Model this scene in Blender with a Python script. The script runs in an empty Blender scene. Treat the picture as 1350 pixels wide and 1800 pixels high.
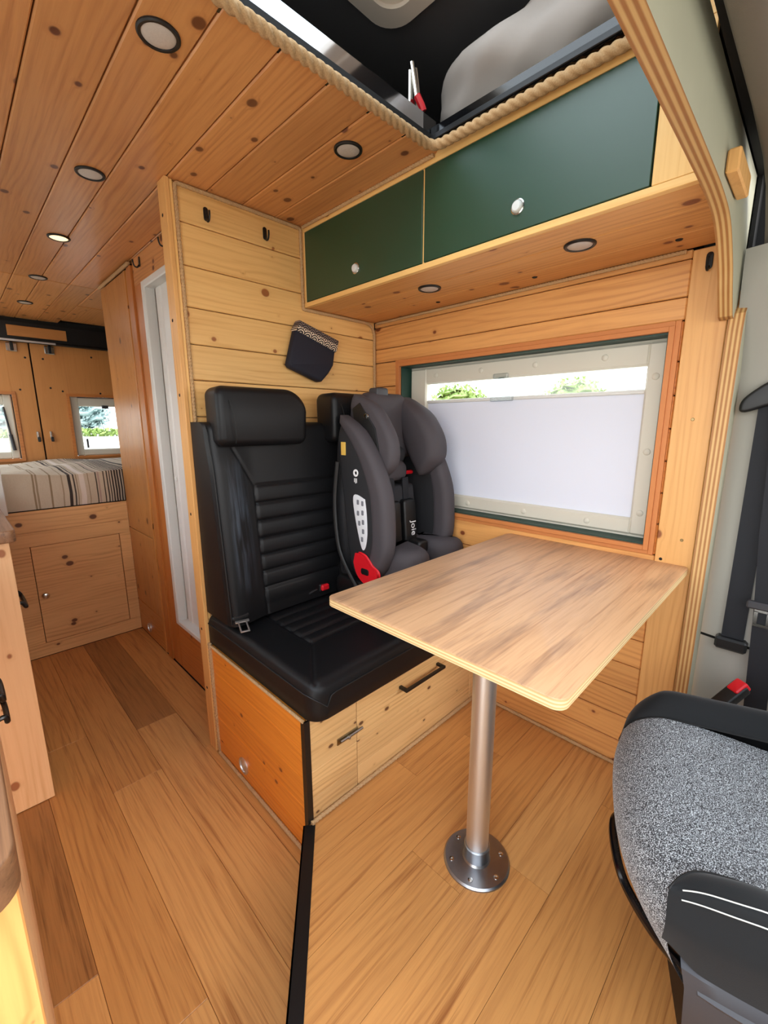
import bpy, math, random
from math import sin, cos, pi, radians, sqrt, exp
from mathutils import Matrix, Vector
random.seed(7)
S = bpy.context.scene
COL = S.collection

# ------------------------------------------------------------------ camera, sky, exposure
cam = bpy.data.objects.new('camera', bpy.data.cameras.new('camera'))
COL.objects.link(cam)
cam.location = (-0.577, -0.8821, 1.2348)
cam.rotation_euler = (radians(78.4875), radians(0.1556), radians(-45.1045))
cam.data.sensor_fit = 'VERTICAL'; cam.data.sensor_height = 24.0
cam.data.lens = 758.13 / 1800 * 24.0
cam.data.clip_start = 0.02; cam.data.clip_end = 400
S.camera = cam

world = bpy.data.worlds.new('sky'); S.world = world; world.use_nodes = True
wn = world.node_tree.nodes; wl = world.node_tree.links
wn.clear()
w_out = wn.new('ShaderNodeOutputWorld'); w_bg = wn.new('ShaderNodeBackground')
w_geo = wn.new('ShaderNodeTexCoord'); w_sep = wn.new('ShaderNodeSeparateXYZ'); w_ramp = wn.new('ShaderNodeValToRGB')
wl.new(w_geo.outputs['Generated'], w_sep.inputs[0]); wl.new(w_sep.outputs['Z'], w_ramp.inputs[0])
w_ramp.color_ramp.elements[0].position = 0.0; w_ramp.color_ramp.elements[0].color = (1.0, 0.98, 0.95, 1)
w_ramp.color_ramp.elements[1].position = 0.7; w_ramp.color_ramp.elements[1].color = (0.80, 0.89, 1.0, 1)
wl.new(w_ramp.outputs[0], w_bg.inputs[0]); w_bg.inputs[1].default_value = 4.6
wl.new(w_bg.outputs[0], w_out.inputs[0])

sun = bpy.data.objects.new('sun', bpy.data.lights.new('sun', 'SUN')); COL.objects.link(sun)
sun.data.energy = 1.6; sun.data.angle = radians(20); sun.data.color = (1, 0.95, 0.86)
sun.rotation_euler = Vector((0.25, -0.85, 0.45)).to_track_quat('Z', 'Y').to_euler()

S.view_settings.view_transform = 'Standard'; S.view_settings.look = 'None'
S.view_settings.gamma = 1.0; S.view_settings.use_curve_mapping = False
S.view_settings.exposure = 0.14
try:
    S.cycles.use_denoising = True
    S.cycles.max_bounces = 10; S.cycles.diffuse_bounces = 6; S.cycles.transparent_max_bounces = 12
    S.cycles.sample_clamp_indirect = 8.0
except Exception:
    pass

# ------------------------------------------------------------------ materials
def nt(name):
    m = bpy.data.materials.new(name); m.use_nodes = True
    t = m.node_tree; t.nodes.clear()
    return m, t.nodes, t.links
def srgb(r, g, b):
    f = lambda c: (c/255/12.92) if c <= 10.3 else ((c/255+0.055)/1.055)**2.4
    return (f(r), f(g), f(b), 1)
def val(N, L, op, a, b=None, c=None, clamp=False):
    n = N.new('ShaderNodeMath'); n.operation = op; n.use_clamp = clamp
    for i, x in enumerate((a, b, c)):
        if x is None: continue
        if isinstance(x, (int, float)): n.inputs[i].default_value = x
        else: L.new(x, n.inputs[i])
    return n.outputs[0]
def mix(N, L, f, a, b, mode='MIX'):
    n = N.new('ShaderNodeMix'); n.data_type = 'RGBA'; n.blend_type = mode
    for k, x in ((0, f), (6, a), (7, b)):
        if isinstance(x, (int, float)): n.inputs[k].default_value = x
        elif isinstance(x, tuple): n.inputs[k].default_value = x
        else: L.new(x, n.inputs[k])
    return n.outputs[2]
def vscale(N, L, v, s):
    n = N.new('ShaderNodeVectorMath'); n.operation = 'MULTIPLY'; L.new(v, n.inputs[0]); n.inputs[1].default_value = s
    return n.outputs[0]
def noise(N, L, v, scale, detail=2, rough=0.5):
    n = N.new('ShaderNodeTexNoise'); n.inputs['Scale'].default_value = scale; n.inputs['Detail'].default_value = detail
    n.inputs['Roughness'].default_value = rough; L.new(v, n.inputs['Vector']); return n.outputs['Fac']
def finish(N, L, col, rough, bump=None, bstr=0.1, bdist=0.001, metal=0.0, coat=0.0, sheen=0.0, spec=0.5):
    p = N.new('ShaderNodeBsdfPrincipled'); o = N.new('ShaderNodeOutputMaterial')
    if isinstance(col, tuple): p.inputs['Base Color'].default_value = col
    else: L.new(col, p.inputs['Base Color'])
    if isinstance(rough, (int, float)): p.inputs['Roughness'].default_value = rough
    else: L.new(rough, p.inputs['Roughness'])
    p.inputs['Metallic'].default_value = metal
    p.inputs['Specular IOR Level'].default_value = spec
    p.inputs['Coat Weight'].default_value = coat; p.inputs['Coat Roughness'].default_value = 0.2
    p.inputs['Sheen Weight'].default_value = sheen
    if bump is not None:
        b = N.new('ShaderNodeBump'); b.inputs['Strength'].default_value = bstr; b.inputs['Distance'].default_value = bdist
        L.new(bump, b.inputs['Height']); L.new(b.outputs[0], p.inputs['Normal'])
    L.new(p.outputs[0], o.inputs[0]); return p

def wood(name, light, dark, knot=None, rough=0.4, ringf=330, kfreq=(6.5, 8.5), kmin=0.55, kr=0.13, fine=0.35, coat=0.0, vary=0.12, contrast=0.75, knots=True, streak=None, spec=0.5):
    m, N, L = nt(name)
    tc = N.new('ShaderNodeTexCoord'); oi = N.new('ShaderNodeObjectInfo')
    cx = N.new('ShaderNodeCombineXYZ')
    for i, k in enumerate((37.0, 53.0, 0.0)):
        L.new(val(N, L, 'MULTIPLY', oi.outputs['Random'], k), cx.inputs[i])
    ad = N.new('ShaderNodeVectorMath'); ad.operation = 'ADD'; L.new(tc.outputs['Object'], ad.inputs[0]); L.new(cx.outputs[0], ad.inputs[1])
    P = ad.outputs[0]
    sep = N.new('ShaderNodeSeparateXYZ'); L.new(P, sep.inputs[0])
    across = val(N, L, 'ADD', sep.outputs['Y'], val(N, L, 'MULTIPLY', sep.outputs['Z'], 0.8))
    warp = noise(N, L, vscale(N, L, P, (1.3, 6.0, 6.0)), 1.0, 2)
    if knots:
        vo = N.new('ShaderNodeTexVoronoi'); vo.voronoi_dimensions = '2D'; vo.inputs['Scale'].default_value = 1.0
        L.new(vscale(N, L, P, (kfreq[0], kfreq[1], 1)), vo.inputs['Vector'])
        d = vo.outputs['Distance']
        sc = N.new('ShaderNodeSeparateColor'); L.new(vo.outputs['Color'], sc.inputs[0])
        size = val(N, L, 'MULTIPLY', val(N, L, 'MULTIPLY', val(N, L, 'SUBTRACT', sc.outputs[0], kmin, clamp=True), 1/(1-kmin)), kr)
        kd = val(N, L, 'SUBTRACT', size, d)
        kmask = val(N, L, 'MULTIPLY', val(N, L, 'MULTIPLY', kd, 28.0, clamp=True), 0.9)
        halo = val(N, L, 'MULTIPLY', val(N, L, 'ADD', kd, 0.09, clamp=True), 6.0, clamp=True)
        halo = val(N, L, 'MULTIPLY', halo, val(N, L, 'GREATER_THAN', size, 0.015))
        push = val(N, L, 'MULTIPLY', halo, 0.045)
    ph = val(N, L, 'MULTIPLY', across, ringf)
    ph = val(N, L, 'ADD', ph, val(N, L, 'MULTIPLY', warp, 34.0))
    if knots: ph = val(N, L, 'ADD', ph, val(N, L, 'MULTIPLY', push, 110.0))
    ring = val(N, L, 'MULTIPLY_ADD', val(N, L, 'SINE', ph), 0.5, 0.5)
    ring = val(N, L, 'POWER', ring, 2.4)
    patch = val(N, L, 'MULTIPLY', val(N, L, 'SUBTRACT', noise(N, L, vscale(N, L, P, (1.7, 14.0, 14.0)), 1.0, 2), 0.36, clamp=True), 2.6, clamp=True)
    ln = noise(N, L, vscale(N, L, P, (2.2, 90.0, 90.0)), 1.0, 4, 0.7)
    ln = val(N, L, 'MULTIPLY', val(N, L, 'MULTIPLY', val(N, L, 'SUBTRACT', ln, 0.52, clamp=True), 4.5, clamp=True), fine*1.3)
    fn = noise(N, L, vscale(N, L, P, (7.0, 190.0, 190.0)), 1.0, 3, 0.6)
    blot = noise(N, L, vscale(N, L, P, (2.2, 9.0, 9.0)), 1.0, 2)
    f = val(N, L, 'ADD', val(N, L, 'MULTIPLY', val(N, L, 'MULTIPLY', ring, patch), 0.75*contrast), val(N, L, 'MULTIPLY', val(N, L, 'SUBTRACT', fn, 0.5), fine*1.2))
    f = val(N, L, 'ADD', f, ln)
    f = val(N, L, 'ADD', f, val(N, L, 'MULTIPLY', val(N, L, 'SUBTRACT', blot, 0.42), 0.9*contrast), clamp=True)
    col = mix(N, L, f, light, dark)
    if streak is not None:
        st = noise(N, L, vscale(N, L, P, (1.6, 12.0, 12.0)), 1.0, 4, 0.65)
        sm = val(N, L, 'MULTIPLY', val(N, L, 'SUBTRACT', st, 0.50, clamp=True), 5.0, clamp=True)
        sm = val(N, L, 'MULTIPLY', sm, val(N, L, 'ADD', val(N, L, 'MULTIPLY', fn, 1.0), 0.2, clamp=True))
        col = mix(N, L, sm, col, streak)
    if knots:
        col = mix(N, L, val(N, L, 'MULTIPLY', halo, 0.42), col, dark)
        col = mix(N, L, kmask, col, knot)
    v = val(N, L, 'MULTIPLY_ADD', oi.outputs['Random'], vary*2, 1-vary)
    hs = N.new('ShaderNodeHueSaturation'); L.new(col, hs.inputs['Color']); L.new(v, hs.inputs['Value'])
    rr = val(N, L, 'MULTIPLY_ADD', fn, 0.16, rough-0.08)
    finish(N, L, hs.outputs[0], rr, fn, 0.12, 0.0006, coat=coat, spec=spec)
    return m
KN = srgb(92, 40, 18)
M = {}
M['ceil'] = wood('pine_ceiling', srgb(214, 150, 90), srgb(166, 98, 50), srgb(92, 42, 24), 0.36, vary=0.07, kfreq=(7.5, 9.5), kmin=.42, kr=.14)
M['part'] = wood('pine_partition', srgb(236, 188, 118), srgb(204, 142, 72), srgb(146, 78, 34), 0.45, vary=0.05, kfreq=(8.5, 10), kmin=.36, kr=.15)
M['side'] = wood('pine_orange', srgb(238, 150, 52), srgb(202, 104, 24), srgb(116, 40, 12), 0.35, vary=0.05, kfreq=(9, 12), kmin=.5, kr=.11)
M['front'] = wood('pine_pale', srgb(226, 184, 126), srgb(172, 122, 68), srgb(80, 42, 22), 0.45, vary=0.07, kfreq=(9, 14), kmin=0.45, kr=.11)
M['wall'] = wood('pine_wall', srgb(226, 164, 96), srgb(178, 108, 52), srgb(112, 44, 22), 0.42, vary=0.06, kfreq=(7, 9), kmin=0.4, kr=.145)
M['board'] = wood('pine_board', srgb(228, 172, 104), srgb(198, 134, 70), srgb(130, 66, 30), 0.45, vary=0.03, kmin=0.7)
M['closet'] = wood('closet_wood', srgb(196, 132, 70), srgb(150, 92, 42), srgb(90, 44, 18), 0.3, vary=0.05, kmin=0.7)
M['redwood'] = wood('door_surround_wood', srgb(198, 122, 58), srgb(148, 76, 32), srgb(90, 36, 14), 0.35, vary=0.08, kmin=0.8)
M['bed'] = wood('pine_bed', srgb(232, 180, 120), srgb(186, 126, 70), srgb(84, 38, 20), 0.5, vary=0.05, kmin=0.3, kr=0.14)
M['kitchen'] = wood('pine_kitchen', srgb(244, 196, 146), srgb(224, 166, 112), srgb(160, 92, 54), 0.5, vary=0.03, kmin=0.6)
M['ply'] = wood('birch_ply', srgb(206, 138, 74), srgb(184, 114, 56), KN, 0.5, vary=0.02, knots=False, ringf=14, contrast=0.4)
M['fascia'] = wood('pine_fascia', srgb(244, 196, 122), srgb(226, 168, 92), KN, 0.45, vary=0.02, kmin=0.9)
OAK = dict(rough=0.42, knots=False, ringf=230, fine=0.62, contrast=0.55)
M['oak_a'] = wood('oak_floor_mid', srgb(208, 148, 84), srgb(146, 86, 40), vary=0.06, **OAK)
M['oak_b'] = wood('oak_floor_light', srgb(215, 158, 94), srgb(158, 98, 48), vary=0.05, **OAK)
M['oak_c'] = wood('oak_floor_dark', srgb(172, 118, 66), srgb(104, 62, 30), vary=0.05, **OAK)
M['lam'] = wood('oak_laminate', srgb(208, 164, 124), srgb(158, 112, 78), rough=0.36, knots=False, ringf=160, fine=0.7, contrast=0.4, vary=0.0, streak=srgb(104, 78, 70))
M['worktop'] = wood('dark_worktop', srgb(150, 108, 76), srgb(104, 72, 50), rough=0.4, knots=False, ringf=40, fine=0.9, contrast=0.9, vary=0.0)

def plyedge(name, axis, period, a, b):
    m, N, L = nt(name); tc = N.new('ShaderNodeTexCoord'); sp = N.new('ShaderNodeSeparateXYZ'); L.new(tc.outputs['Object'], sp.inputs[0])
    s = val(N, L, 'SINE', val(N, L, 'MULTIPLY', sp.outputs[axis], 2*pi/period))
    f = val(N, L, 'MULTIPLY_ADD', s, 0.8, 0.5, clamp=True)
    n = noise(N, L, vscale(N, L, tc.outputs['Object'], (40, 40, 40)), 1, 3)
    f = val(N, L, 'ADD', val(N, L, 'MULTIPLY', f, 0.85), val(N, L, 'MULTIPLY', n, 0.2), clamp=True)
    finish(N, L, mix(N, L, f, a, b), 0.55); return m
M['plyedge_z'] = plyedge('ply_edge_table', 'Z', 0.0062, srgb(232, 206, 156), srgb(196, 158, 106))
M['plyedge_y'] = plyedge('ply_edge_arch_shaded', 'Y', 0.0095, srgb(218, 178, 116), srgb(164, 108, 56))  # tones darkened: the shade on the arch edge is put into the colour
M['plyedge_d'] = plyedge('ply_edge_trim', 'X', 0.006, srgb(206, 130, 70), srgb(150, 76, 36))

def plain(name, col, rough=0.5, metal=0.0, bump=None, bstr=0.2, coat=0.0, sheen=0.0, spec=0.5, var=0.0, vs=30):
    m, N, L = nt(name)
    tc = N.new('ShaderNodeTexCoord')
    c = col
    if var:
        n = noise(N, L, tc.outputs['Object'], vs, 3)
        k = tuple(x*(1-var) for x in col[:3])+(1,)
        c = mix(N, L, n, col, k)
    b = noise(N, L, tc.outputs['Object'], bump, 2) if bump else None
    finish(N, L, c, rough, b, bstr, 0.001, metal, coat, sheen, spec); return m
M['green'] = plain('green_laminate', srgb(10, 62, 38), 0.40, bump=900, bstr=0.04, spec=1.0)
M['greenpaint'] = plain('dark_green_paint', srgb(30, 62, 52), 0.5)
M['leather'] = plain('black_leatherette', srgb(17, 17, 19), 0.46, bump=700, bstr=0.12, spec=0.32)
M['stitch'] = plain('black_seam', srgb(10, 10, 11), 0.6)
M['blackplastic'] = plain('black_plastic', srgb(16, 16, 17), 0.45)
M['blackgloss'] = plain('gloss_black', srgb(14, 14, 16), 0.12, spec=0.7)
M['blackmetal'] = plain('black_metal', srgb(14, 14, 15), 0.35)
M['webbing'] = plain('belt_webbing', srgb(24, 26, 32), 0.75, bump=1200, bstr=0.3)
M['red'] = plain('red_plastic', srgb(214, 24, 36), 0.35)
M['chrome'] = plain('chrome', srgb(215, 212, 205), 0.18, metal=1.0)
M['steel'] = plain('brushed_steel', srgb(176, 178, 182), 0.32, metal=1.0, var=0.35, vs=22)
M['alu'] = plain('satin_aluminium', srgb(222, 221, 220), 0.42, metal=1.0)
M['brass'] = plain('bronze_metal', srgb(150, 130, 92), 0.35, metal=1.0)
M['glossmetal'] = plain('gloss_trim', srgb(200, 202, 208), 0.08, metal=1.0)
M['white'] = plain('white_plastic', srgb(226, 226, 222), 0.4)
M['bathwhite'] = plain('wet_room_white', srgb(232, 230, 226), 0.35)
M['grayframe'] = plain('window_plastic', srgb(214, 208, 192), 0.45)
M['pillar'] = plain('pillar_trim_grey', srgb(160, 157, 148), 0.6, bump=500, bstr=0.08)
M['headliner'] = plain('headliner_felt', srgb(128, 120, 111), 0.9, bump=600, bstr=0.25, var=0.08, vs=90)
M['plyface'] = plain('primed_ply_face', srgb(176, 172, 148), 0.6, var=0.1, vs=14)
M['darkroof'] = plain('dark_roof_lining', srgb(82, 80, 82), 0.8, bump=300, bstr=0.1)
M['hatch'] = plain('hatch_liner', srgb(236, 222, 206), 0.5)
M['bag'] = plain('grey_canvas', srgb(172, 162, 154), 0.85, bump=900, bstr=0.25, var=0.1, vs=8)
M['seatgrey'] = plain('grey_knit', srgb(66, 61, 65), 0.75, bump=900, bstr=0.2)
M['seatshell'] = plain('charcoal_knit', srgb(30, 30, 33), 0.7, bump=900, bstr=0.2)
M['darkpad'] = plain('pad_fabric', srgb(40, 40, 44), 0.85, bump=700, bstr=0.3)
M['bolster'] = plain('front_seat_black_fabric', srgb(20, 22, 24), 0.75, bump=900, bstr=0.25, sheen=0.14, spec=0.25)
M['greyplastic'] = plain('grey_seat_shell', srgb(58, 57, 61), 0.5)
M['navy'] = plain('navy_canvas', srgb(24, 24, 38), 0.8, bump=500, bstr=0.3)
M['lettering'] = plain('white_print', srgb(238, 238, 238), 0.5)
M['greyprint'] = plain('grey_print', srgb(120, 122, 130), 0.5)
M['sticker'] = plain('white_sticker', srgb(226, 228, 232), 0.4)
M['yellow'] = plain('yellow_sticker', srgb(232, 190, 90), 0.5)
M['cream'] = plain('stitch_cream', srgb(222, 222, 214), 0.7)
M['lens'] = plain('frosted_lens', srgb(206, 196, 186), 0.35, bump=160, bstr=0.6, var=0.15, vs=120)
M['gravel'] = plain('pale_gravel', srgb(214, 208, 194), 0.9, var=0.2, vs=2)
M['leaf'] = plain('tree_leaf', srgb(164, 190, 104), 0.7, var=0.55, vs=5)
M['leafhazy'] = plain('hazy_far_leaf', srgb(176, 198, 198), 0.9, var=0.2, vs=2)  # pale haze over the far trees is put into the leaf colour
M['bark'] = plain('bark', srgb(96, 80, 64), 0.9, var=0.3)
M['vanwhite'] = plain('van_shell', srgb(214, 214, 210), 0.5)
M['cavity'] = plain('dark_cavity', srgb(20, 18, 17), 0.8)

m_, N_, L_ = nt('lit_lens'); p_ = finish(N_, L_, srgb(250, 226, 190), 0.4)
p_.inputs['Emission Color'].default_value = srgb(255, 214, 160); p_.inputs['Emission Strength'].default_value = 1.6
M['lens_lit'] = m_
def rope_mat():
    m, N, L = nt('jute_rope'); tc = N.new('ShaderNodeTexCoord')
    n = noise(N, L, tc.outputs['Object'], 420, 3)
    finish(N, L, mix(N, L, n, srgb(216, 180, 132), srgb(160, 120, 78)), 0.9, n, 0.5, 0.001); return m
M['rope'] = rope_mat()
def speck():
    m, N, L = nt('speckled_seat_fabric'); tc = N.new('ShaderNodeTexCoord')
    n = noise(N, L, vscale(N, L, tc.outputs['Object'], (1, 1, 1)), 560, 2, 0.7)
    f = val(N, L, 'MULTIPLY', val(N, L, 'SUBTRACT', n, 0.49), 9.0, clamp=True)
    finish(N, L, mix(N, L, f, srgb(30, 30, 36), srgb(206, 212, 216)), 0.9, n, 0.4, 0.001, sheen=0.2); return m
M['speck'] = speck()
def blindmat():
    m, N, L = nt('blackout_blind')
    p = N.new('ShaderNodeBsdfPrincipled'); p.inputs['Base Color'].default_value = srgb(232, 234, 242); p.inputs['Roughness'].default_value = 0.7
    t = N.new('ShaderNodeBsdfTranslucent'); t.inputs[0].default_value = srgb(220, 228, 245)
    mx = N.new('ShaderNodeMixShader'); mx.inputs[0].default_value = 0.12; o = N.new('ShaderNodeOutputMaterial')
    L.new(p.outputs[0], mx.inputs[1]); L.new(t.outputs[0], mx.inputs[2]); L.new(mx.outputs[0], o.inputs[0]); return m
M['blind'] = blindmat()
def glassmat(name, tint, refl=0.06):
    m, N, L = nt(name)
    t = N.new('ShaderNodeBsdfTransparent'); t.inputs[0].default_value = tint
    g = N.new('ShaderNodeBsdfGlossy'); g.inputs['Roughness'].default_value = 0.02
    mx = N.new('ShaderNodeMixShader'); o = N.new('ShaderNodeOutputMaterial')
    mx.inputs[0].default_value = refl; L.new(t.outputs[0], mx.inputs[1]); L.new(g.outputs[0], mx.inputs[2]); L.new(mx.outputs[0], o.inputs[0]); return m
M['glass'] = glassmat('acrylic_pane', (0.95, 0.97, 0.97, 1))
M['clear'] = glassmat('clear_plastic', (0.82, 0.85, 0.86, 1))
def worn():
    m, N, L = nt('worn_black_leatherette'); tc = N.new('ShaderNodeTexCoord'); sp = N.new('ShaderNodeSeparateXYZ'); L.new(tc.outputs['Object'], sp.inputs[0])
    x, z = sp.outputs['X'], sp.outputs['Z']
    band = lambda v, c, w: val(N, L, 'SUBTRACT', 1.0, val(N, L, 'POWER', val(N, L, 'DIVIDE', val(N, L, 'ABSOLUTE', val(N, L, 'SUBTRACT', v, c)), w), 2.0), clamp=True)
    st = noise(N, L, vscale(N, L, tc.outputs['Object'], (75, 20, 5)), 1.0, 3, 0.6)
    f = val(N, L, 'MULTIPLY', val(N, L, 'MULTIPLY', band(x, -.325, .045), band(z, .33, .24)), val(N, L, 'MULTIPLY', val(N, L, 'SUBTRACT', st, 0.42, clamp=True), 4.0, clamp=True))
    b = noise(N, L, tc.outputs['Object'], 700, 2)
    finish(N, L, mix(N, L, f, srgb(17, 17, 19), srgb(66, 74, 84)), 0.46, b, 0.12, 0.001, spec=0.32); return m
M['worn'] = worn()
def sheetmat():
    m, N, L = nt('striped_bed_cover'); tc = N.new('ShaderNodeTexCoord'); sp = N.new('ShaderNodeSeparateXYZ'); L.new(tc.outputs['Object'], sp.inputs[0])
    wob = noise(N, L, tc.outputs['Object'], 6, 2)
    x = val(N, L, 'ADD', sp.outputs['X'], val(N, L, 'MULTIPLY', wob, 0.012))
    base = srgb(204, 190, 168)
    n = noise(N, L, vscale(N, L, tc.outputs['Object'], (300, 300, 300)), 1, 2)
    col = mix(N, L, n, base, srgb(188, 172, 150))
    def stripe(col, c, w, colr, a):
        d = val(N, L, 'ABSOLUTE', val(N, L, 'SUBTRACT', x, c))
        f = val(N, L, 'MULTIPLY', val(N, L, 'LESS_THAN', d, w), a)
        return mix(N, L, f, col, colr)
    br = srgb(38, 26, 26); tan = srgb(128, 104, 72)
    for c, w, k, a in ((-.70, .01, br, .9), (-.55, .006, tan, .8), (-.285, .004, tan, .8), (-.272, .004, tan, .7), (-.215, .004, tan, .8), (-.165, .003, tan, .6), (-.133, .007, br, .95), (-.112, .0035, br, .9),
                       (-.10, .002, tan, .8), (-.075, .012, srgb(226, 214, 204), .8), (-.045, .002, tan, .7), (-.008, .003, br, .9), (.004, .004, srgb(170, 140, 132), .8), (.03, .003, br, .9), (.047, .0035, br, .9), (.06, .003, br, .9),
                       (.073, .004, br, .95), (.087, .0045, br, .95), (.10, .0045, br, .95), (.114, .0045, br, .95), (.128, .005, br, .95), (.142, .005, br, .95), (.17, .01, br, .9), (.26, .006, tan, .8), (.34, .01, br, .9)):
        col = stripe(col, c, w, k, a)
    bm = noise(N, L, vscale(N, L, tc.outputs['Object'], (9, 5, 5)), 1.5, 3)
    finish(N, L, col, 0.9, bm, 0.5, 0.02); return m
M['sheet'] = sheetmat()
def pouchband():
    # scallop print: offset rows of concentric arcs
    m, N, L = nt('scallop_print'); tc = N.new('ShaderNodeTexCoord'); sp = N.new('ShaderNodeSeparateXYZ'); L.new(tc.outputs['Object'], sp.inputs[0])
    s = 0.032
    u = val(N, L, 'DIVIDE', sp.outputs['X'], s); v = val(N, L, 'DIVIDE', sp.outputs['Z'], s*0.62)
    row = val(N, L, 'FLOOR', v)
    off = val(N, L, 'MULTIPLY', val(N, L, 'MODULO', val(N, L, 'ABSOLUTE', row), 2.0), 0.5)
    fu = val(N, L, 'SUBTRACT', val(N, L, 'FRACT', val(N, L, 'ADD', u, off)), 0.5)
    fv = val(N, L, 'MULTIPLY', val(N, L, 'FRACT', v), 0.62)
    r = val(N, L, 'SQRT', val(N, L, 'ADD', val(N, L, 'MULTIPLY', fu, fu), val(N, L, 'MULTIPLY', fv, fv)))
    g = val(N, L, 'GREATER_THAN', val(N, L, 'SINE', val(N, L, 'MULTIPLY', r, 26.0)), -0.2)
    low = val(N, L, 'LESS_THAN', sp.outputs['Z'], 0.064)
    a = mix(N, L, low, srgb(128, 110, 104), srgb(232, 212, 186))
    finish(N, L, mix(N, L, g, a, srgb(34, 26, 28)), 0.85); return m
M['scallop'] = pouchband()

# ------------------------------------------------------------------ mesh helpers
WM = {}
class MB:
    def __init__(s): s.v = []; s.f = []; s.mi = []
    def add(s, vs, fs, mi=0):
        o = len(s.v); s.v += [tuple(p) for p in vs]
        for k in fs: s.f.append(tuple(o+i for i in k)); s.mi.append(mi)
        return s
    def box(s, x0, x1, y0, y1, z0, z1, mi=0, b=0.0):
        x0, x1 = sorted((x0, x1)); y0, y1 = sorted((y0, y1)); z0, z1 = sorted((z0, z1))
        b = min(b, 0.49*min(x1-x0, y1-y0, z1-z0))
        if b <= 0:
            return s.add([(x0,y0,z0),(x1,y0,z0),(x1,y1,z0),(x0,y1,z0),(x0,y0,z1),(x1,y0,z1),(x1,y1,z1),(x0,y1,z1)],
                         [(3,2,1,0),(4,5,6,7),(0,1,5,4),(1,2,6,5),(2,3,7,6),(3,0,4,7)], mi)
        vs = []; idx = {}
        for ix in (0,1):
            for iy in (0,1):
                for iz in (0,1):
                    c = ((x0,x1)[ix], (y0,y1)[iy], (z0,z1)[iz]); n = ((b,-b)[ix], (b,-b)[iy], (b,-b)[iz])
                    for a in range(3):
                        q = [c[i] + (0 if i == a else n[i]) for i in range(3)]
                        idx[(ix,iy,iz,a)] = len(vs); vs.append(tuple(q))
        fs = []
        def face(ids, out):
            p = [Vector(vs[i]) for i in ids]; nn = (p[1]-p[0]).cross(p[2]-p[0])
            fs.append(tuple(ids) if nn.dot(Vector(out)) > 0 else tuple(reversed(ids)))
        for a in range(3):
            o1, o2 = [i for i in range(3) if i != a]
            for sd in (0,1):
                ids = []
                for (p, q) in ((0,0),(1,0),(1,1),(0,1)):
                    k = [0,0,0]; k[a] = sd; k[o1] = p; k[o2] = q; ids.append(idx[(*k, a)])
                out = [0,0,0]; out[a] = 2*sd-1; face(ids, out)
        for a in range(3):
            o1, o2 = [i for i in range(3) if i != a]
            for p in (0,1):
                for q in (0,1):
                    k0 = [0,0,0]; k0[o1] = p; k0[o2] = q; k1 = list(k0); k1[a] = 1
                    out = [0,0,0]; out[o1] = 2*p-1; out[o2] = 2*q-1
                    face([idx[(*k0,o1)], idx[(*k1,o1)], idx[(*k1,o2)], idx[(*k0,o2)]], out)
        for ix in (0,1):
            for iy in (0,1):
                for iz in (0,1):
                    face([idx[(ix,iy,iz,0)], idx[(ix,iy,iz,1)], idx[(ix,iy,iz,2)]], (2*ix-1, 2*iy-1, 2*iz-1))
        return s.add(vs, fs, mi)
    def loft(s, rings, cap0=True, cap1=True, closed=True, mi=0):
        n = len(rings[0]); vs = [p for r in rings for p in r]; fs = []
        for i in range(len(rings)-1):
            for j in range(n if closed else n-1):
                a = i*n+j; b = i*n+(j+1) % n; fs.append((a, b, b+n, a+n))
        if cap0: fs.append(tuple(range(n-1, -1, -1)))
        if cap1: fs.append(tuple(range((len(rings)-1)*n, len(rings)*n)))
        return s.add(vs, fs, mi)
    def cyl(s, p0, p1, r0, r1=None, n=16, mi=0, caps=True):
        r1 = r0 if r1 is None else r1
        a = Vector(p0); b = Vector(p1); d = (b-a).normalized(); u = d.orthogonal().normalized(); w = d.cross(u)
        rg = lambda c, r: [c + u*(r*cos(2*pi*i/n)) + w*(r*sin(2*pi*i/n)) for i in range(n)]
        return s.loft([rg(a, r0), rg(b, r1)], caps, caps, mi=mi)
    def lathe(s, c, axis, prof, n=24, mi=0):
        c = Vector(c); d = Vector(axis).normalized(); u = d.orthogonal().normalized(); w = d.cross(u)
        rings = [[c + d*h + u*(r*cos(2*pi*i/n)) + w*(r*sin(2*pi*i/n)) for i in range(n)] for r, h in prof]
        return s.loft(rings, True, True, mi=mi)
    def tube(s, pts, r, n=8, mi=0, caps=True):
        pts = [Vector(p) for p in pts]; rings = []; u = None
        for i, p in enumerate(pts):
            d = (pts[min(i+1, len(pts)-1)] - pts[max(i-1, 0)]).normalized()
            u = d.orthogonal().normalized() if u is None else (u - d*u.dot(d)).normalized()
            w = d.cross(u); rr = r(i/(len(pts)-1)) if callable(r) else r
            rings.append([p + u*(rr*cos(2*pi*k/n)) + w*(rr*sin(2*pi*k/n)) for k in range(n)])
        return s.loft(rings, caps, caps, mi=mi)
    def pillow(s, pts, to3, d0, d1, b, steps=4, mi=0, b0=None):
        """outline pts (2D, counter-clockwise) swept from depth d0 to d1 with rounded rims; to3(u, v, d) maps to space"""
        n = len(pts); nr = []
        for i in range(n):
            p = Vector(pts[i-1]); q = Vector(pts[(i+1) % n]); t = (q-p).normalized(); nr.append(Vector((t.y, -t.x)))
        rings = []; b0 = b if b0 is None else b0
        sg = 1 if d1 > d0 else -1
        for k in range(steps+1):
            a = pi/2*k/steps; ins = b0*(1-sin(a)); dd = d0 + sg*b0*(1-cos(a))
            rings.append([to3(*(Vector(pts[i]) - nr[i]*ins), dd) for i in range(n)])
        for k in range(steps+1):
            a = pi/2*k/steps; ins = b*(1-cos(a)); dd = d1 - sg*b*(1-sin(a))
            rings.append([to3(*(Vector(pts[i]) - nr[i]*ins), dd) for i in range(n)])
        return s.loft(rings, mi=mi)
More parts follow.
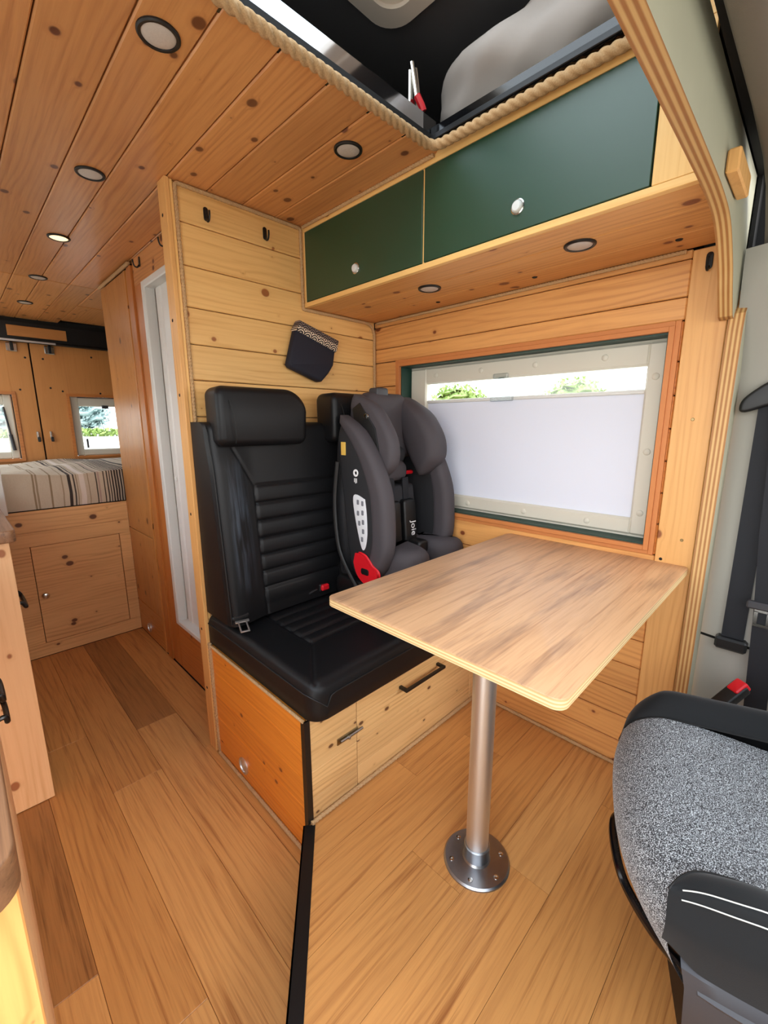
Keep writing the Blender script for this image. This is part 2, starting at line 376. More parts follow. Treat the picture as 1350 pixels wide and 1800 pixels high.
    def grid(s, fn, nu, nv, mi=0):
        vs = [fn(i/nu, j/nv) for j in range(nv+1) for i in range(nu+1)]
        fs = [(j*(nu+1)+i, j*(nu+1)+i+1, (j+1)*(nu+1)+i+1, (j+1)*(nu+1)+i) for j in range(nv) for i in range(nu)]
        return s.add(vs, fs, mi)

AX = {'X': Matrix.Identity(3),
      'Y': Matrix(((0,-1,0),(1,0,0),(0,0,1))),     # local X -> world Y
      'Z': Matrix(((0,0,-1),(0,1,0),(1,0,0))),     # local X -> world Z, local Y -> world Y
      'ZX': Matrix(((0,1,0),(0,0,1),(1,0,0))),     # local X -> world Z, local Y -> world X
      'YZ': Matrix(((0,0,1),(1,0,0),(0,1,0))),     # local X -> world Y, local Y -> world Z
      'XZ': Matrix(((1,0,0),(0,0,-1),(0,1,0)))}    # local X -> world X, local Y -> world Z
def obj(name, mb, mat, parent=None, org=None, ax='X', smooth=True, angle=35, sub=0):
    """one mesh object from world-space geometry; its local X lies along ax so that the grain follows"""
    if org is None:
        xs = [p[0] for p in mb.v]; ys = [p[1] for p in mb.v]; zs = [p[2] for p in mb.v]
        org = ((min(xs)+max(xs))/2, (min(ys)+max(ys))/2, min(zs))
    R = AX[ax] if isinstance(ax, str) else ax
    mw = Matrix.Translation(Vector(org)) @ R.to_4x4(); inv = mw.inverted()
    me = bpy.data.meshes.new(name); me.from_pydata([inv @ Vector(p) for p in mb.v], [], mb.f)
    for k in (mat if isinstance(mat, (list, tuple)) else [mat]): me.materials.append(M[k])
    me.polygons.foreach_set('material_index', mb.mi)
    if smooth:
        me.polygons.foreach_set('use_smooth', [True]*len(mb.f)); me.update()
        me.set_sharp_from_angle(angle=radians(angle))
    me.validate(); me.update()
    o = bpy.data.objects.new(name, me); COL.objects.link(o)
    place(o, mw, parent)
    if sub:
        md = o.modifiers.new('sub', 'SUBSURF'); md.levels = sub; md.render_levels = sub
    return o
def place(o, mw, parent=None):
    if parent is not None:
        o.parent = parent; o.matrix_basis = WM[parent.name].inverted() @ mw
    else: o.matrix_basis = mw
    WM[o.name] = mw.copy(); return o
def empty(name, loc, rz=0.0):
    o = bpy.data.objects.new(name, None); COL.objects.link(o); o.empty_display_size = 0.05
    place(o, Matrix.Translation(Vector(loc)) @ Matrix.Rotation(rz, 4, 'Z')); return o
def tag(o, label, cat, group=None):
    o['label'] = label; o['category'] = cat
    if group: o['group'] = group
    return o
def struct(o): o['kind'] = 'structure'; return o
def copy_tree(o, mw, parent=None):
    c = o.copy(); COL.objects.link(c); c.parent = None
    for k in ('label',):
        if parent is not None and k in c: pass
    place(c, mw, parent)
    rel = WM[o.name].inverted()
    for ch in [k for k in COL.objects if k.parent is o]:
        copy_tree(ch, mw @ rel @ WM[ch.name], c)
    return c
def rrect(x0, x1, y0, y1, r, n=5):
    r = min(r, (x1-x0)/2-1e-4, (y1-y0)/2-1e-4); p = []
    for cx, cy, a0 in ((x1-r, y0+r, -pi/2), (x1-r, y1-r, 0), (x0+r, y1-r, pi/2), (x0+r, y0+r, pi)):
        for k in range(n+1): a = a0 + pi/2*k/n; p.append((cx + r*cos(a), cy + r*sin(a)))
    return p
def plank(parent, x, y, z, mat, ax, name='plank', b=0.0026):
    """board from ranges x, y, z"""
    mb = MB().box(*x, *y, *z, b=b)
    return obj(name, mb, mat, parent, ((x[0]+x[1])/2, (y[0]+y[1])/2, (z[0]+z[1])/2), ax, smooth=False)
def catmull(pts, n=8):
    P = [Vector(p) for p in pts]; out = []
    for i in range(len(P)-1):
        a = P[max(i-1, 0)]; b = P[i]; c = P[i+1]; d = P[min(i+2, len(P)-1)]
        for k in range(n):
            t = k/n; out.append(0.5*((2*b) + (c-a)*t + (2*a-5*b+4*c-d)*t*t + (3*b-a-3*c+d)*t**3))
    out.append(P[-1]); return out
def lerp_tab(tab, t):
    """smooth curve through (t, value) pairs"""
    if t <= tab[0][0]: return tab[0][1]
    if t >= tab[-1][0]: return tab[-1][1]
    for i in range(len(tab)-1):
        (a, va), (b, vb) = tab[i], tab[i+1]
        if t <= b:
            if len(tab) < 3: k = (t-a)/(b-a); return va + (vb-va)*k*k*(3-2*k)
            sl = lambda j: (tab[min(j+1, len(tab)-1)][1]-tab[max(j-1, 0)][1])/(tab[min(j+1, len(tab)-1)][0]-tab[max(j-1, 0)][0])
            h = b-a; k = (t-a)/h; m0, m1 = sl(i)*h, sl(i+1)*h
            return (2*k**3-3*k*k+1)*va + (k**3-2*k*k+k)*m0 + (3*k*k-2*k**3)*vb + (k**3-k*k)*m1
    return tab[-1][1]
def rope(label, path, r=0.007, group=None, corner=0.02):
    """three-strand twisted rope along a polyline with rounded corners"""
    P = [Vector(p) for p in path]; pts = [P[0]]
    for i in range(1, len(P)-1):
        a = (P[i-1]-P[i]); c = (P[i+1]-P[i]); k = min(corner[i-1] if isinstance(corner, tuple) else corner, a.length*0.45, c.length*0.45)
        A = P[i] + a.normalized()*k; B = P[i] + c.normalized()*k
        for j in range(7):
            t = j/6; pts.append(A*(1-t)**2 + P[i]*2*t*(1-t) + B*t*t)
    pts.append(P[-1])
    step = r*0.3; out = []; 
    for a, b in zip(pts, pts[1:]):
        n = max(1, int((b-a).length/step)); out += [a.lerp(b, k/n) for k in range(n)]
    out.append(pts[-1]); mb = MB(); rings = []; u = None; s = 0.0; N = 15
    for i, p in enumerate(out):
        d = (out[min(i+1, len(out)-1)] - out[max(i-1, 0)]).normalized()
        u = d.orthogonal().normalized() if u is None else (u - d*u.dot(d)).normalized()
        w = d.cross(u)
        if i: s += (p - out[i-1]).length
        tw = 2*pi*s/(r*5.4)
        rg = []
        for k in range(N):
            a = 2*pi*k/N; rr = r*(0.62 + 0.42*abs(cos(1.5*(a - tw)))**0.7)
            rg.append(p + u*(rr*cos(a)) + w*(rr*sin(a)))
        rings.append(rg)
    mb.loft(rings)
    o = obj('rope', mb, 'rope', None, tuple(P[0]), angle=80)
    return tag(o, label, 'rope', group)
def text(body, size, mw, mat, parent, name='lettering', ext=0.0004):
    cu = bpy.data.curves.new(name, 'FONT'); cu.body = body; cu.size = size; cu.extrude = ext
    cu.align_x = 'CENTER'; cu.align_y = 'CENTER'; cu.materials.append(M[mat])
    t = bpy.data.objects.new('lettering_curve', cu); COL.objects.link(t)
    me = bpy.data.meshes.new_from_object(t.evaluated_get(bpy.context.evaluated_depsgraph_get()))
    bpy.data.objects.remove(t); o = bpy.data.objects.new(name, me); COL.objects.link(o); place(o, mw, parent); return o
def frame_m(origin, xdir, ydir):
    x = Vector(xdir).normalized(); y = Vector(ydir); y = (y - x*y.dot(x)).normalized(); z = x.cross(y)
    m = Matrix((x, y, z)).transposed().to_4x4(); m.translation = Vector(origin); return m

H1 = 0.1115; ZC = 1.958; ZB = 1.68; XW = 0.86; YP = 0.608; XC = 0.479; XS = 0.124; YB = 1.938; YD = 3.15

# ------------------------------------------------------------------ STRUCTURE: floors
fl = struct(obj('floor', MB().box(-1.0, 0.9, -2.2, 3.2, -0.04, -0.012), 'cavity', None, (0, 0, -0.04)))
seams = [-0.97, -0.815, -0.66, -0.505, -0.345, -0.19, -0.035, 0.12]
butts = {5: [(-2.0, -.30, 'oak_a'), (-.30, .95, 'oak_b'), (.95, 1.937, 'oak_c')], 6: [(-2.0, .65, 'oak_a'), (.65, 1.937, 'oak_a')]}
butts[2] = [(-2.0, .12, 'oak_b'), (.12, 1.2, 'oak_c'), (1.2, 1.937, 'oak_a')]
butts[3] = [(-2.0, -.10, 'oak_b'), (-.10, 1.05, 'oak_a'), (1.05, 1.937, 'oak_a')]
butts[4] = [(-2.0, .66, 'oak_b'), (.66, 1.937, 'oak_a')]
for i in range(7):
    for (y0, y1, mt) in butts.get(i, [(-2.0, 1.937, 'oak_a')]):
        plank(fl, (seams[i]+.0004, seams[i+1]-.0004), (y0+.0004, y1-.0004), (-.012, 0.0 + random.uniform(-.0003, .0003)), mt, 'Y', b=0.0008)
# raised dinette floor with a slanted front corner
def plat_x(y):   # edge of the platform at depth y
    pts = [(0.0, -0.012), (-0.33, -0.285), (-0.62, -0.50), (-2.2, -0.50)]
    for (ya, xa), (yb, xb) in zip(pts, pts[1:]):
        if yb <= y <= ya: return xa + (xb-xa)*(ya-y)/(ya-yb)
    return -0.012 if y > 0 else -0.5
poly = [(-0.285, -0.33), (-0.012, 0.0), (0.9, 0.0), (0.9, -2.2), (-0.5, -2.2), (-0.5, -0.62)]
mb = MB(); mb.loft([[(x, y, 0.0) for x, y in reversed(poly)], [(x, y, H1-.013) for x, y in reversed(poly)]])
pf = struct(obj('floor.001', mb, 'cavity', None, (0, 0, 0), smooth=False))
ys = [-0.001, -0.105, -0.26, -0.415, -0.57, -0.725, -0.88, -1.035, -1.19, -1.345, -1.5]
cuts = {0: [.35], 1: [.62], 2: [.15], 3: [.30], 4: [.66], 5: [.10], 6: [.5]}
for i in range(len(ys)-1):
    y1, y0 = ys[i]-.0004, ys[i+1]+.0004
    ed = [None] + cuts.get(i, []) + [0.862]
    for a, b in zip(ed, ed[1:]):
        mb = MB()
        if a is None: p = [(plat_x(y0)+.012, y0), (b-.0004, y0), (b-.0004, y1), (plat_x(y1)+.012, y1)]
        else: p = [(a+.0004, y0), (b-.0004, y0), (b-.0004, y1), (a+.0004, y1)]
        mb.loft([[(x, y, H1-.013) for x, y in p], [(x, y, H1) for x, y in p]])
        obj('plank', mb, random.choice(('oak_a', 'oak_b', 'oak_a')), pf, ((p[0][0]+b)/2, (y0+y1)/2, H1-.013), 'X', smooth=False)
# black edging strip along the slanted platform edge
mb = MB()
e0 = Vector((-0.012, 0.004, 0)); e1 = Vector((-0.285, -0.33, 0)); e2 = Vector((-0.50, -0.62, 0)); e3 = Vector((-.50, -1.6, 0))
for a, b in ((e0, e1), (e1, e2), (e2, e3)):
    d = (b-a).normalized(); n = Vector((-d.y, d.x, 0)) * -1
    if n.x > 0: n = -n
    q = [a + n*0.004, b + n*0.004, b - n*0.03, a - n*0.03]
    mb.loft([[(v.x, v.y, H1+.0003) for v in q], [(v.x, v.y, H1+.003) for v in q]])
    q = [a + n*0.004, b + n*0.004, b, a]
    mb.loft([[(v.x, v.y, 0.001) for v in q], [(v.x, v.y, H1+.003) for v in q]])
tag(obj('edge_strip', mb, 'blackmetal', None, (-0.15, -0.17, 0), smooth=False), 'black edging strip along the slanted step of the raised floor', 'edging')

# ------------------------------------------------------------------ ceiling
ce = struct(obj('ceiling', MB().box(-1.0, 0.92, -0.04, 2.02, ZC+.014, ZC+.03).box(-1.0, 0.92, 3.06, 3.3, ZC+.014, ZC+.03).box(-.36, .92, 2.02, 3.06, ZC+.014, ZC+.03), 'cavity', None, (0, 0, ZC+.014)))
cs = [-0.958, -0.838, -0.718, -0.598, -0.478, -0.358, -0.230, -0.122, 0.0, 0.12, 0.242, 0.365, 0.485]
for i in range(len(cs)-1):
    x0, x1 = cs[i]+.0014, cs[i+1]-.0014
    for y0, y1 in ((-0.036, 2.02), (2.022, 3.2)) if x1 > -.35 else ((-0.036, 2.02), (3.06, 3.2)):
        if x0 > 0.1: 
            if y0 > 1: continue
            if x0 >= XS-.01: y1 = 1.95
        plank(ce, (x0, x1), (y0, y1), (ZC, ZC+.014), 'ceil', 'Y', b=0.003)
for i, y0 in enumerate((1.96, 2.5)):
    plank(ce, (0.121, 0.60), (y0, y0+.53), (ZC, ZC+.014), 'ceil', 'Y', b=0.003)

w5 = struct(empty('added_roof_light', (-.66, 2.54, ZC)))  # unseen roof light over the bed, added to brighten the bed top
obj('window_frame', MB().box(-.97, -.92, 2.022, 3.058, ZC-.004, ZC+.04, b=.004).box(-.41, -.361, 2.022, 3.058, ZC-.004, ZC+.04, b=.004).box(-.92, -.41, 2.022, 2.07, ZC-.004, ZC+.04, b=.004).box(-.92, -.41, 3.01, 3.058, ZC-.004, ZC+.04, b=.004), 'grayframe', w5, smooth=False)
obj('pane', MB().box(-.93, -.40, 2.06, 3.02, ZC+.03, ZC+.035), 'glass', w5, smooth=False)
# ------------------------------------------------------------------ wall_right: window wall, planks run along the van
WY0, WY1, WZ0, WZ1 = -0.5736, 0.4733, 0.8536, 1.5022
wr = struct(obj('wall_right', MB().box(XW+.012, XW+.03, -0.69, WY0+.014, 0, 2.0).box(XW+.012, XW+.03, WY1-.014, 3.3, 0, 2.0)
                .box(XW+.012, XW+.03, WY0-.03, WY1+.03, 0, WZ0+.014).box(XW+.012, XW+.03, WY0-.03, WY1+.03, WZ1-.014, 2.0), 'cavity', None, (XW+.02, 0, 0)))
wz = [H1, .20, .292, .384, .476, .568, .66, .752, .8536-.003]
for a, b in zip(wz, wz[1:]):
    plank(wr, (XW, XW+.012), (-0.583, YP), (a+.0012, b-.0012), 'wall', 'YZ')
for a, b in ((WZ1+.003, 1.563), (1.563, 1.655), (1.655, ZB-.001)):
    plank(wr, (XW, XW+.012), (-0.583, YP), (a+.0012, b-.0012), 'wall', 'YZ')
zz = [WZ0-.002, .945, 1.037, 1.129, 1.22, 1.31, 1.40, WZ1+.002]
for a, b in zip(zz, zz[1:]):
    plank(wr, (XW, XW+.012), (WY1+.003, YP), (a+.0012, b-.0012), 'wall', 'YZ')
    plank(wr, (XW, XW+.012), (-0.583, WY0-.003), (a+.0012, b-.0012), 'redwood', 'YZ')
obj('end_board', MB().box(XW-.005, XW+.012, -0.676, -0.5845, H1, 1.672, b=.002), 'board', wr, (XW, -.63, .9), 'Z', smooth=False)
for y, z, m in ((-.632, 1.245, 'brass'), (-.645, .91, 'brass'), (-.60, .845, 'cavity')):
    obj('screw_cap', MB().lathe((XW-.005, y, z), (-1, 0, 0), [(.0045, 0), (.0035, .0012)], 10), m, wr)

# window trim, reveal, frame, blind
w1 = struct(empty('window_1', (XW, -0.05, WZ0)))
t = 0.016
mb = MB()
for k, (o, d) in enumerate(((0.0, 0.006), (0.013, 0.0))):
    y0, y1, z0, z1 = WY0-.004+o, WY1+.004-o, WZ0-.004+o, WZ1+.004-o
    mb.box(XW-.007+d, XW+.012, y0, y0+.014, z0, z1, b=.001).box(XW-.007+d, XW+.012, y1-.014, y1, z0, z1, b=.001)
    mb.box(XW-.007+d, XW+.012, y0+.014, y1-.014, z0, z0+.014, b=.001).box(XW-.007+d, XW+.012, y0+.014, y1-.014, z1-.014, z1, b=.001)
obj('trim', mb, 'plyedge_d', w1, (XW, 0, 1.2), smooth=False)
iy0, iy1, iz0, iz1 = WY0+.027, WY1-.027, WZ0+.027, WZ1-.027
obj('reveal', MB().box(XW+.006, XW+.10, iy0-.012, iy0, iz0-.012, iz1+.012).box(XW+.006, XW+.10, iy1, iy1+.012, iz0-.012, iz1+.012)
    .box(XW+.006, XW+.10, iy0, iy1, iz0-.012, iz0).box(XW+.006, XW+.10, iy0, iy1, iz1, iz1+.012), 'greenpaint', w1, (XW+.06, 0, 1.2), smooth=False)
FX = XW+.06
fy0, fy1, fz0, fz1 = -0.540, 0.440, 0.888, 1.468       # plastic frame
gy0, gy1, gz0, gz1 = -0.490, 0.352, 0.940, 1.402       # its opening
mb = MB()
mb.box(FX, FX+.03, fy0, gy0, fz0, fz1, b=.006).box(FX, FX+.03, gy1, fy1, fz0, fz1, b=.006)
mb.box(FX, FX+.03, gy0-.004, gy1+.004, fz0, gz0, b=.006).box(FX, FX+.03, gy0-.004, gy1+.004, gz1, fz1, b=.006)
mb.box(FX+.012, FX+.034, fy0-.02, fy1+.03, fz0-.03, fz0+.01).box(FX+.012, FX+.034, fy0-.02, fy1+.03, fz1-.01, fz1+.03).box(FX+.012, FX+.034, fy1-.01, fy1+.03, fz0, fz1).box(FX+.012, FX+.034, fy0-.03, fy0+.01, fz0, fz1)
obj('window_frame', mb, 'grayframe', w1, (FX, 0, 1.2), smooth=False)
obj('blind', MB().box(FX+.016, FX+.018, gy0-.003, gy1+.003, gz0-.003, 1.327), 'blind', w1, (FX+.017, 0, 1.13), smooth=False)
br = obj('blind_rail', MB().box(FX+.008, FX+.022, gy0, gy1, 1.322, 1.336, b=.003).box(FX+.006, FX+.012, gy0, gy1, 1.330, 1.333, b=.001), 'white', w1, (FX+.015, 0, 1.33), smooth=False)
obj('clip', MB().box(FX-.012, FX+.008, -.06, .03, 1.318, 1.338, b=.003).box(FX-.006, FX+.008, -.045, -.038, 1.335, 1.395, b=.001), 'clear', w1, (FX, -.01, 1.33), smooth=False)
obj('latch', MB().box(FX-.014, FX+.002, -.04, .02, 1.40, 1.418, b=.003).box(FX-.010, FX+.006, -.02, .0, 1.385, 1.404, b=.003), 'clear', w1, (FX, -.01, 1.4), smooth=False)
obj('pane', MB().box(FX+.04, FX+.046, fy0, fy1, fz0, fz1), 'glass', w1, (FX+.043, 0, 1.2), smooth=False)
for y, z in ((.30, 1.435), (.08, 1.437), (-.14, 1.437), (-.37, 1.437), (-.516, 1.37), (-.516, 1.15), (-.516, .96), (-.36, .912), (-.13, .912), (.12, .912)):
    obj('screw_cap', MB().lathe((FX, y, z), (-1, 0, 0), [(.0105, -.001), (.0095, .002), (.006, .004)], 14), 'grayframe', w1)

# ------------------------------------------------------------------ partition behind the bench
wp = struct(obj('wall_partition', MB().box(0.0, XW+.01, YP+.012, YP+.03, 0.0, ZC), 'cavity', None, (0.4, YP+.02, 0)))
pz = [1.143-.118*k for k in range(0, 10)][::-1] + [1.261, 1.379, 1.492, 1.605, 1.728, 1.851, ZC-.001]
pz = [z for z in pz if z > .02]; pz[0] = 0.02
for a, b in zip(pz, pz[1:]):
    plank(wp, (0.002, XW-.001), (YP, YP+.012), (a+.0012, b-.0012), 'part', 'XZ')
obj('end_trim', MB().box(-.012, .002, YP-.012, YP+.045, 0.002, ZC-.001, b=.0015), 'board', wp, (0, YP+.015, 1.0), 'Z', smooth=False)
obj('end_trim', MB().box(.002, .014, YP-.006, YP, .46, ZC-.001, b=.0015), 'fascia', wp, (.008, YP, 1.0), 'ZX', smooth=False)
for z in (1.86, 1.56, 1.33, .93, .50, .26):
    obj('screw', MB().lathe((-.0121, YP+.022, z), (-1, 0, 0), [(.0055, 0), (.0045, .0006)], 12), 'cavity', wp)

# ------------------------------------------------------------------ wet room wall, door and interior
wb = struct(empty('wall_bathroom', (XS, 1.0, 0)))
DY0, DY1, DZ0, DZ1 = 0.70, 1.300, 0.245, 1.845
obj('header', MB().box(XS, XS+.03, .653, 1.405, DZ1, ZC-.002, b=.001), 'ceil', wb, (XS, 1.0, 1.9), 'YZ', smooth=False)
obj('post', MB().box(XS, XS+.03, DY1, 1.405, 0.002, DZ1-.001, b=.001), 'redwood', wb, (XS, 1.35, .9), 'Z', smooth=False)
obj('base_board', MB().box(XS, XS+.03, .653, DY1-.001, 0.002, DZ0, b=.001), 'redwood', wb, (XS, 1.0, .1), 'YZ', smooth=False)
obj('side_board', MB().box(XS, XS+.03, .653, DY0, DZ0+.001, DZ1-.001, b=.001), 'redwood', wb, (XS, .68, .9), 'Z', smooth=False)
d1 = struct(empty('door_1', (XS, 1.0, DZ0)))
obj('door_frame', MB().box(XS-.006, XS+.04, DY1-.035, DY1+.004, DZ0, DZ1, b=.004).box(XS-.006, XS+.04, DY0-.004, DY0+.035, DZ0, DZ1, b=.004)
    .box(XS-.006, XS+.04, DY0+.03, DY1-.03, DZ1-.03, DZ1, b=.004).box(XS-.006, XS+.04, DY0+.03, DY1-.03, DZ0, DZ0+.025, b=.004), 'white', d1, smooth=False)
obj('door_leaf', MB().box(XS+.03, XS+.05, DY1-.115, DY1-.06, DZ0+.025, DZ1-.03, b=.005).box(XS+.036, XS+.044, DY1-.2, DY1-.105, DZ0+.025, DZ1-.03), 'bathwhite', d1, smooth=False)
obj('catch', MB().box(XS+.022, XS+.03, DY1-.105, DY1-.085, .98, 1.0, b=.002), 'white', d1, smooth=False)
wi = struct(obj('wall_wetroom', MB().box(XS+.04, XW, 1.40, 1.41, .2, ZC-.002).box(XW-.02, XW, .66, 1.40, .2, ZC-.002).box(XS+.05, XW, .645, .655, .2, ZC-.002).box(XS+.04, XW, .66, 1.40, .18, .2), 'bathwhite', None, (.5, 1.0, .2), smooth=False))
obj('ledge', MB().box(XS+.25, XW-.02, .66, 1.40, .2, .70, b=.01), 'bathwhite', wi, smooth=False)
obj('ledge_clip', MB().box(XS+.235, XS+.25, .93, .96, .66, .71, b=.002), 'blackplastic', wi, smooth=False)

# ------------------------------------------------------------------ rear wall and doors
rw = struct(obj('wall_back', MB().box(-1.0, 0.9, YD+.035, YD+.05, 1.80, 2.0).box(-1.0, .9, YD-.01, YD+.03, 1.905, 1.97), 'cavity', None, (0, YD+.04, 1.8), smooth=False))
obj('seal', MB().box(-.10, -.04, YD+.031, YD+.045, .4, 1.85).box(-1.0, .95, YD+.0, YD+.03, -.04, .505), 'cavity', rw, smooth=False)
obj('rail', MB().box(-.95, .88, YD-.05, YD-.02, 1.795, 1.812, b=.004), 'blackmetal', rw, smooth=False)
obj('rail', MB().box(-.95, .08, YD-.053, YD-.0505, 1.797, 1.81, b=.001), 'alu', rw, smooth=False)
obj('blind_board', MB().box(-.178, .155, YD-.03, YD-.02, 1.835, 1.905, b=.001), 'ply', rw, (0, YD, 1.87), 'XZ', smooth=False)
obj('band', MB().box(-.95, .88, YD-.018, YD+.03, 1.81, 1.93), 'blackplastic', rw, smooth=False)
def rear_door(nm, x0, x1, wx0, wx1):
    d = struct(empty(nm, ((x0+x1)/2, YD, .5)))
    a, b = 1.0, 1.445
    mb = MB().box(x0, wx0, YD, YD+.03, .5, 1.80, b=.001).box(wx1, x1, YD, YD+.03, .5, 1.80, b=.001).box(wx0, wx1, YD, YD+.03, .5, a, b=.001).box(wx0, wx1, YD, YD+.03, b, 1.80, b=.001)
    obj('door_panel', mb, 'ply', d, ((x0+x1)/2, YD, 1.2), 'ZX', smooth=False)
    obj('window_trim', MB().box(wx0-.02, wx0, YD-.008, YD, a-.02, b+.02, b=.001).box(wx1, wx1+.02, YD-.008, YD, a-.02, b+.02, b=.001).box(wx0, wx1, YD-.008, YD, b, b+.02, b=.001).box(wx0, wx1, YD-.008, YD, a-.02, a, b=.001), 'redwood', d, smooth=False)
    fw = .055
    obj('window_frame', MB().box(wx0+.006, wx0+fw, YD+.02, YD+.05, a, b, b=.006).box(wx1-fw, wx1-.006, YD+.02, YD+.05, a, b, b=.006).box(wx0+fw-.006, wx1-fw+.006, YD+.02, YD+.05, b-.07, b-.006, b=.006).box(wx0+fw-.006, wx1-fw+.006, YD+.02, YD+.05, a, a+.05, b=.006), 'grayframe', d, smooth=False)
    obj('shadow_gap', MB().box(wx0, wx1, YD+.03, YD+.052, b-.008, b).box(wx0, wx0+.006, YD+.03, YD+.052, a, b).box(wx1-.006, wx1, YD+.03, YD+.052, a, b), 'cavity', d, smooth=False)
    obj('pane', MB().box(wx0+fw-.01, wx1-fw+.01, YD+.036, YD+.040, a+.04, b-.06), 'glass', d, smooth=False)
    return d
rd2 = rear_door('door_2', -.95, -.074, -.60, -.205)
rd3 = rear_door('door_3', -.064, .87, .125, .52)
obj('stay', MB().tube([(-.262, YD+.015, 1.36), (-.245, YD+.012, 1.15)], .006).tube([(-.247, YD+.012, 1.17), (-.238, YD+.01, 1.06)], .011), 'greyplastic', rd2)
obj('window_clip', MB().box(.33, .375, YD+.005, YD+.02, 1.36, 1.385, b=.003), 'greyplastic', rd3, smooth=False)
obj('window_catch', MB().box(.198, .21, YD+.0, YD+.02, 1.06, 1.13, b=.003), 'greyplastic', rd3, smooth=False)
for d, x in ((rd2, -.165), (rd3, .045)):
    l = obj('latch', MB().box(x-.03, x+.03, YD-.012, YD, 1.735, 1.79, b=.004), 'chrome', d, smooth=False)
    obj('latch_tongue', MB().box(x-.009, x+.009, YD-.022, YD-.012, 1.74, 1.795, b=.003), 'blackmetal', l, smooth=False)
for d, x, s in ((rd2, -.098, 1), (rd3, -.02, 1)):
    l = obj('catch', MB().box(x-.007, x+.007, YD-.014, YD, 1.13, 1.19, b=.003), 'chrome', d, smooth=False)
    obj('catch_lever', MB().box(x-.005, x+.012, YD-.026, YD-.014, 1.115, 1.15, b=.003), 'blackmetal', l, smooth=False)
for d, x, z in ((rd2, -.10, 1.70), (rd2, -.155, 1.48), (rd3, .0, 1.70), (rd3, .02, 1.50), (rd3, .09, 1.48), (rd3, .30, 1.74), (rd3, .33, 1.475)):
    obj('screw', MB().lathe((x, YD, z), (0, -1, 0), [(.007, 0), (.005, .001)], 10), 'cavity', d)

mb = MB().box(-1.0, -.96, -.1, 3.2, 0, 1.08).box(-1.0, -.96, -.1, 3.2, 1.62, 2.0)
for a, b in ((-.1, .25), (1.45, 2.05), (3.0, 3.2)): mb.box(-1.0, -.96, a, b, 1.08, 1.62)
wl_ = struct(obj('wall_left', mb, 'vanwhite', None, (-1, 1.5, 0), smooth=False))
for nm, a, b in (('window_3', .25, 1.45), ('added_bed_window', 2.05, 3.0)):  # the bed-level window is unseen, added to light the bed top
    w = struct(empty(nm, (-.98, (a+b)/2, 1.08)))
    obj('window_frame', MB().box(-.99, -.95, a, a+.05, 1.08, 1.62, b=.004).box(-.99, -.95, b-.05, b, 1.08, 1.62, b=.004).box(-.99, -.95, a+.05, b-.05, 1.08, 1.13, b=.004).box(-.99, -.95, a+.05, b-.05, 1.57, 1.62, b=.004), 'grayframe', w, smooth=False)
    obj('pane', MB().box(-.985, -.98, a+.04, b-.04, 1.12, 1.58), 'glass', w, smooth=False)

# ------------------------------------------------------------------ tall closet beside the bed
tc_ = tag(empty('tall_closet', (XS+.1, 1.67, 0)), 'tall brown wood closet between bed and shower door', 'closet')
obj('body', MB().box(XS+.012, .85, 1.41, YB-.012, .002, ZC-.003), 'cavity', tc_, smooth=False)
up = obj('door', MB().box(XS-.006, XS+.012, 1.532, YB+.0, .648, 1.935, b=.0015), 'closet', tc_, (XS, 1.73, 1.2), 'Z', smooth=False)
lo = obj('door', MB().box(XS-.006, XS+.012, 1.532, YB-.0, .200, .643, b=.0015), 'closet', tc_, (XS, 1.73, .4), 'Z', smooth=False)
pl = obj('plinth', MB().box(XS-.006, XS+.012, 1.532, YB-.0, .004, .195, b=.0015), 'closet', tc_, (XS, 1.73, .1), 'YZ', smooth=False)
obj('stile', MB().box(XS-.008, XS+.012, 1.500, 1.527, .004, 1.935, b=.002), 'closet', tc_, (XS, 1.51, 1.0), 'Z', smooth=False)
obj('stile', MB().box(XS-.004, XS+.012, 1.468, 1.4985, .004, 1.935, b=.002), 'closet', tc_, (XS, 1.48, 1.0), 'Z', smooth=False)
obj('stile', MB().box(XS-.010, XS+.012, 1.408, 1.466, .004, 1.935, b=.002), 'redwood', tc_, (XS, 1.44, 1.0), 'Z', smooth=False)
obj('vent_ring', MB().lathe((XS-.006, 1.765, .062), (-1, 0, 0), [(.028, 0), (.028, .006), (.02, .007), (.019, .002), (.001, .001)], 20), 'alu', pl)

# ------------------------------------------------------------------ bed
bb = tag(empty('bed_base', (-.15, YB+.02, 0)), 'knotty pine panel front of the raised bed with a square hatch', 'bed')
obj('carcass', MB().box(-.93, .11, YB+.014, 3.10, 0.002, .79), 'cavity', bb, smooth=False)
hx0, hx1, hz0, hz1 = -.347, .060, .075, .614
bz = [.002, .075, .19, .345, .46, .614, .69, .80]
for a, b in zip(bz, bz[1:]):
    if b <= hz0+.001 or a >= hz1-.001: plank(bb, (-.92, .118), (YB, YB+.014), (a+.0004, b-.0004), 'bed', 'XZ', b=.0008)
    else:
        plank(bb, (-.92, hx0-.002), (YB, YB+.014), (a+.0004, b-.0004), 'bed', 'XZ', b=.0008)
        plank(bb, (hx1+.002, .118), (YB, YB+.014), (a+.0004, b-.0004), 'bed', 'XZ', b=.0008)
hd = obj('hatch', MB().box(hx0+.001, hx1-.001, YB+.001, YB+.014, hz0+.002, hz1-.002, b=.001), 'bed', bb, ((hx0+hx1)/2, YB, .3), 'XZ', smooth=False)
obj('knob', MB().lathe((-.318, YB+.001, .345), (0, -1, 0), [(.008, 0), (.007, .012), (.016, .018), (.018, .024), (.013, .031), (.003, .034)], 18), 'chrome', hd)
mb = MB()
def mtop(u, v):
    return (-.93 + 1.79*u, YB+.024 + 1.15*v, .985 + .010*sin(9*u+3*v) + .006*sin(23*u-11*v+1) + .012*sin(5*v))
mb.grid(mtop, 60, 40)
